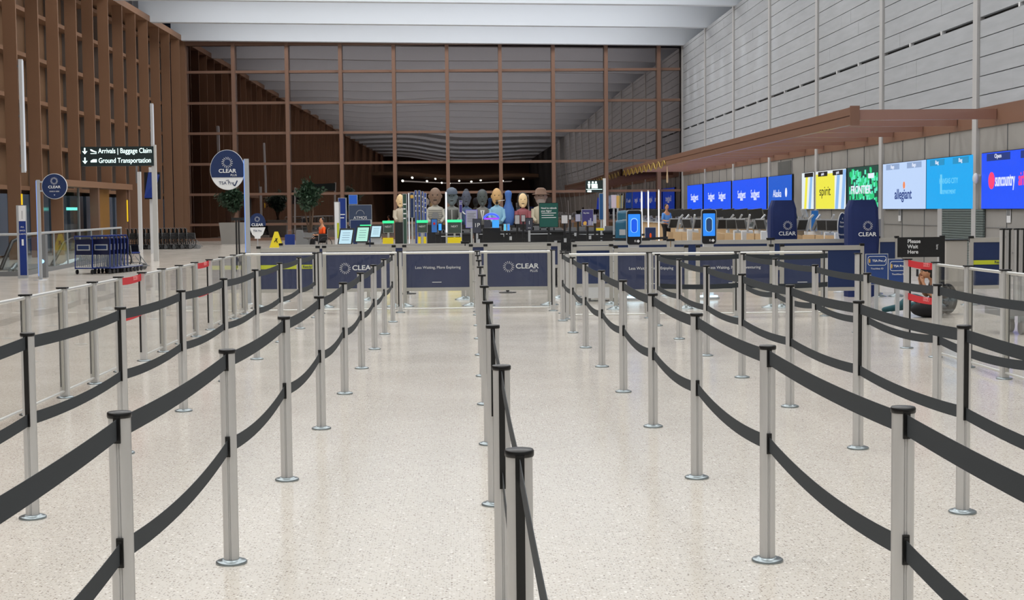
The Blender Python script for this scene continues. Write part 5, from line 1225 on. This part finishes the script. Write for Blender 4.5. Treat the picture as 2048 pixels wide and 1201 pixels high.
# dolly with stacked posts
p = onZ(2030, 664); DX, DY = onY(2052, 560, 18.6).x, 18.6
t = thing('post_dolly', (DX, DY, 0), 'grey wheeled dolly holding spare posts at the right edge', 'dolly')
MB().box(-.42, -.3, .24, .5, .3, .33).build('deck', M_grey, t)
for x in (-.12, .3):
    for y in (-.2, .2): MB().tube([(x-.025, y, .09), (x+.025, y, .09)], .09, 16).build('caster', mat('grey_rubber', (140, 140, 138), .6), t); MB().box(x-.04, y-.04, .15, x+.04, y+.04, .24).build('caster_fork', M_chrome, t)
for i in range(5):
    x = 6.73+.09*i
    t = thing('spare_post', (x, DY-.12+.03*(i % 2), .335), 'spare grey belt post standing on the dolly, %s from the left' % (ORD[i] if i else 'first'), 'belt post', 'spare posts on the dolly')
    for me in (TUBE, CAP): child(me, t)
    MB().box(-.012, -.043, .4, .012, -.030, .99).build('belt_housing', M_strip, t)
# grey cabinet behind the please wait sign
p0 = onY(1893, 482, 25.5); p1 = onY(1934, 540, 25.5)
t = thing('cabinet', ((p0.x+p1.x)/2, 25.5, 0), 'plain pale grey cabinet between the black sign and lime-striped banner', 'cabinet')
hw = (p1.x-p0.x)/2; MB().box(-hw, 0, .02, hw, .4, p0.z).build('body', mat('pale_grey_panel', (178, 174, 168), .6), t); MB().box(-hw-.02, -.02, p0.z, hw+.02, .42, p0.z+.02).build('top', M_blackp, t)
# floor stain mat by the cross fence
MB().box(-.22, -.1, 0, .22, .1, .006)
p = onZ(1082, 614); tag(MB().box(-.14, -.2, 0, .14, .2, .006).build('floor_plate', M_grey, None, (p.x, p.y, 0)), 'small grey floor plate behind the cross fence', 'floor plate')

# lettering, emblems and printed marks belong to the face that carries them
CARRY = ('banner_cloth', 'sign_face', 'panel_face', 'sign_board', 'sign_box', 'display', 'cloth_cover', 'face', 'advert_plate', 'head', 'torso')
MARKS = {'head': ('eyes', 'mouth', 'facial_features', 'eyes_and_mouth', 'goatee', 'toothpick', 'hair', 'hat', 'beard', 'cap', 'hair_bun', 'cap_peak'), 'torso': ('shirt_stripe', 'chest_emblem', 'pinstripe', 'collar_trim', 'shirt_front', 'tie'),
         'advert_plate': ('advert_print',)}
GEN = ('lettering', 'lit_lettering', 'band_lettering', 'sunburst_emblem', 'underline', 'lime_band', 'tick_mark', 'badge_outline', 'badge_emblem', 'printed_lines', 'arrow', 'plane_symbol', 'car_symbol', 'stripe', 'tab',
       'yellow_field', 'leaf_pattern', 'round_emblem', 'orange_emblem', 'emblem_bar', 'swirl_emblem', 'arc_mark', 'gold_shape', 'skyline_bars', 'gold_disc', 'red_dot', 'orange_mark', 'yellow_print', 'lit_pictograms', 'display_text', 'diamond_mark')
stem = lambda o: o.name.split('.')[0]
for t in [o for o in list(C.objects) if o.get('category') and o.type == 'EMPTY']:
    kids = list(t.children)
    for nm in CARRY:
        host = next((k_ for k_ in kids if stem(k_) == nm and k_.location.length < 1e-6 and k_.rotation_euler.x == 0 and k_.rotation_euler.z == 0), None)
        if not host: continue
        for k_ in kids:
            if k_ is not host and stem(k_) in MARKS.get(nm, GEN) and k_.parent is t: k_.parent = host
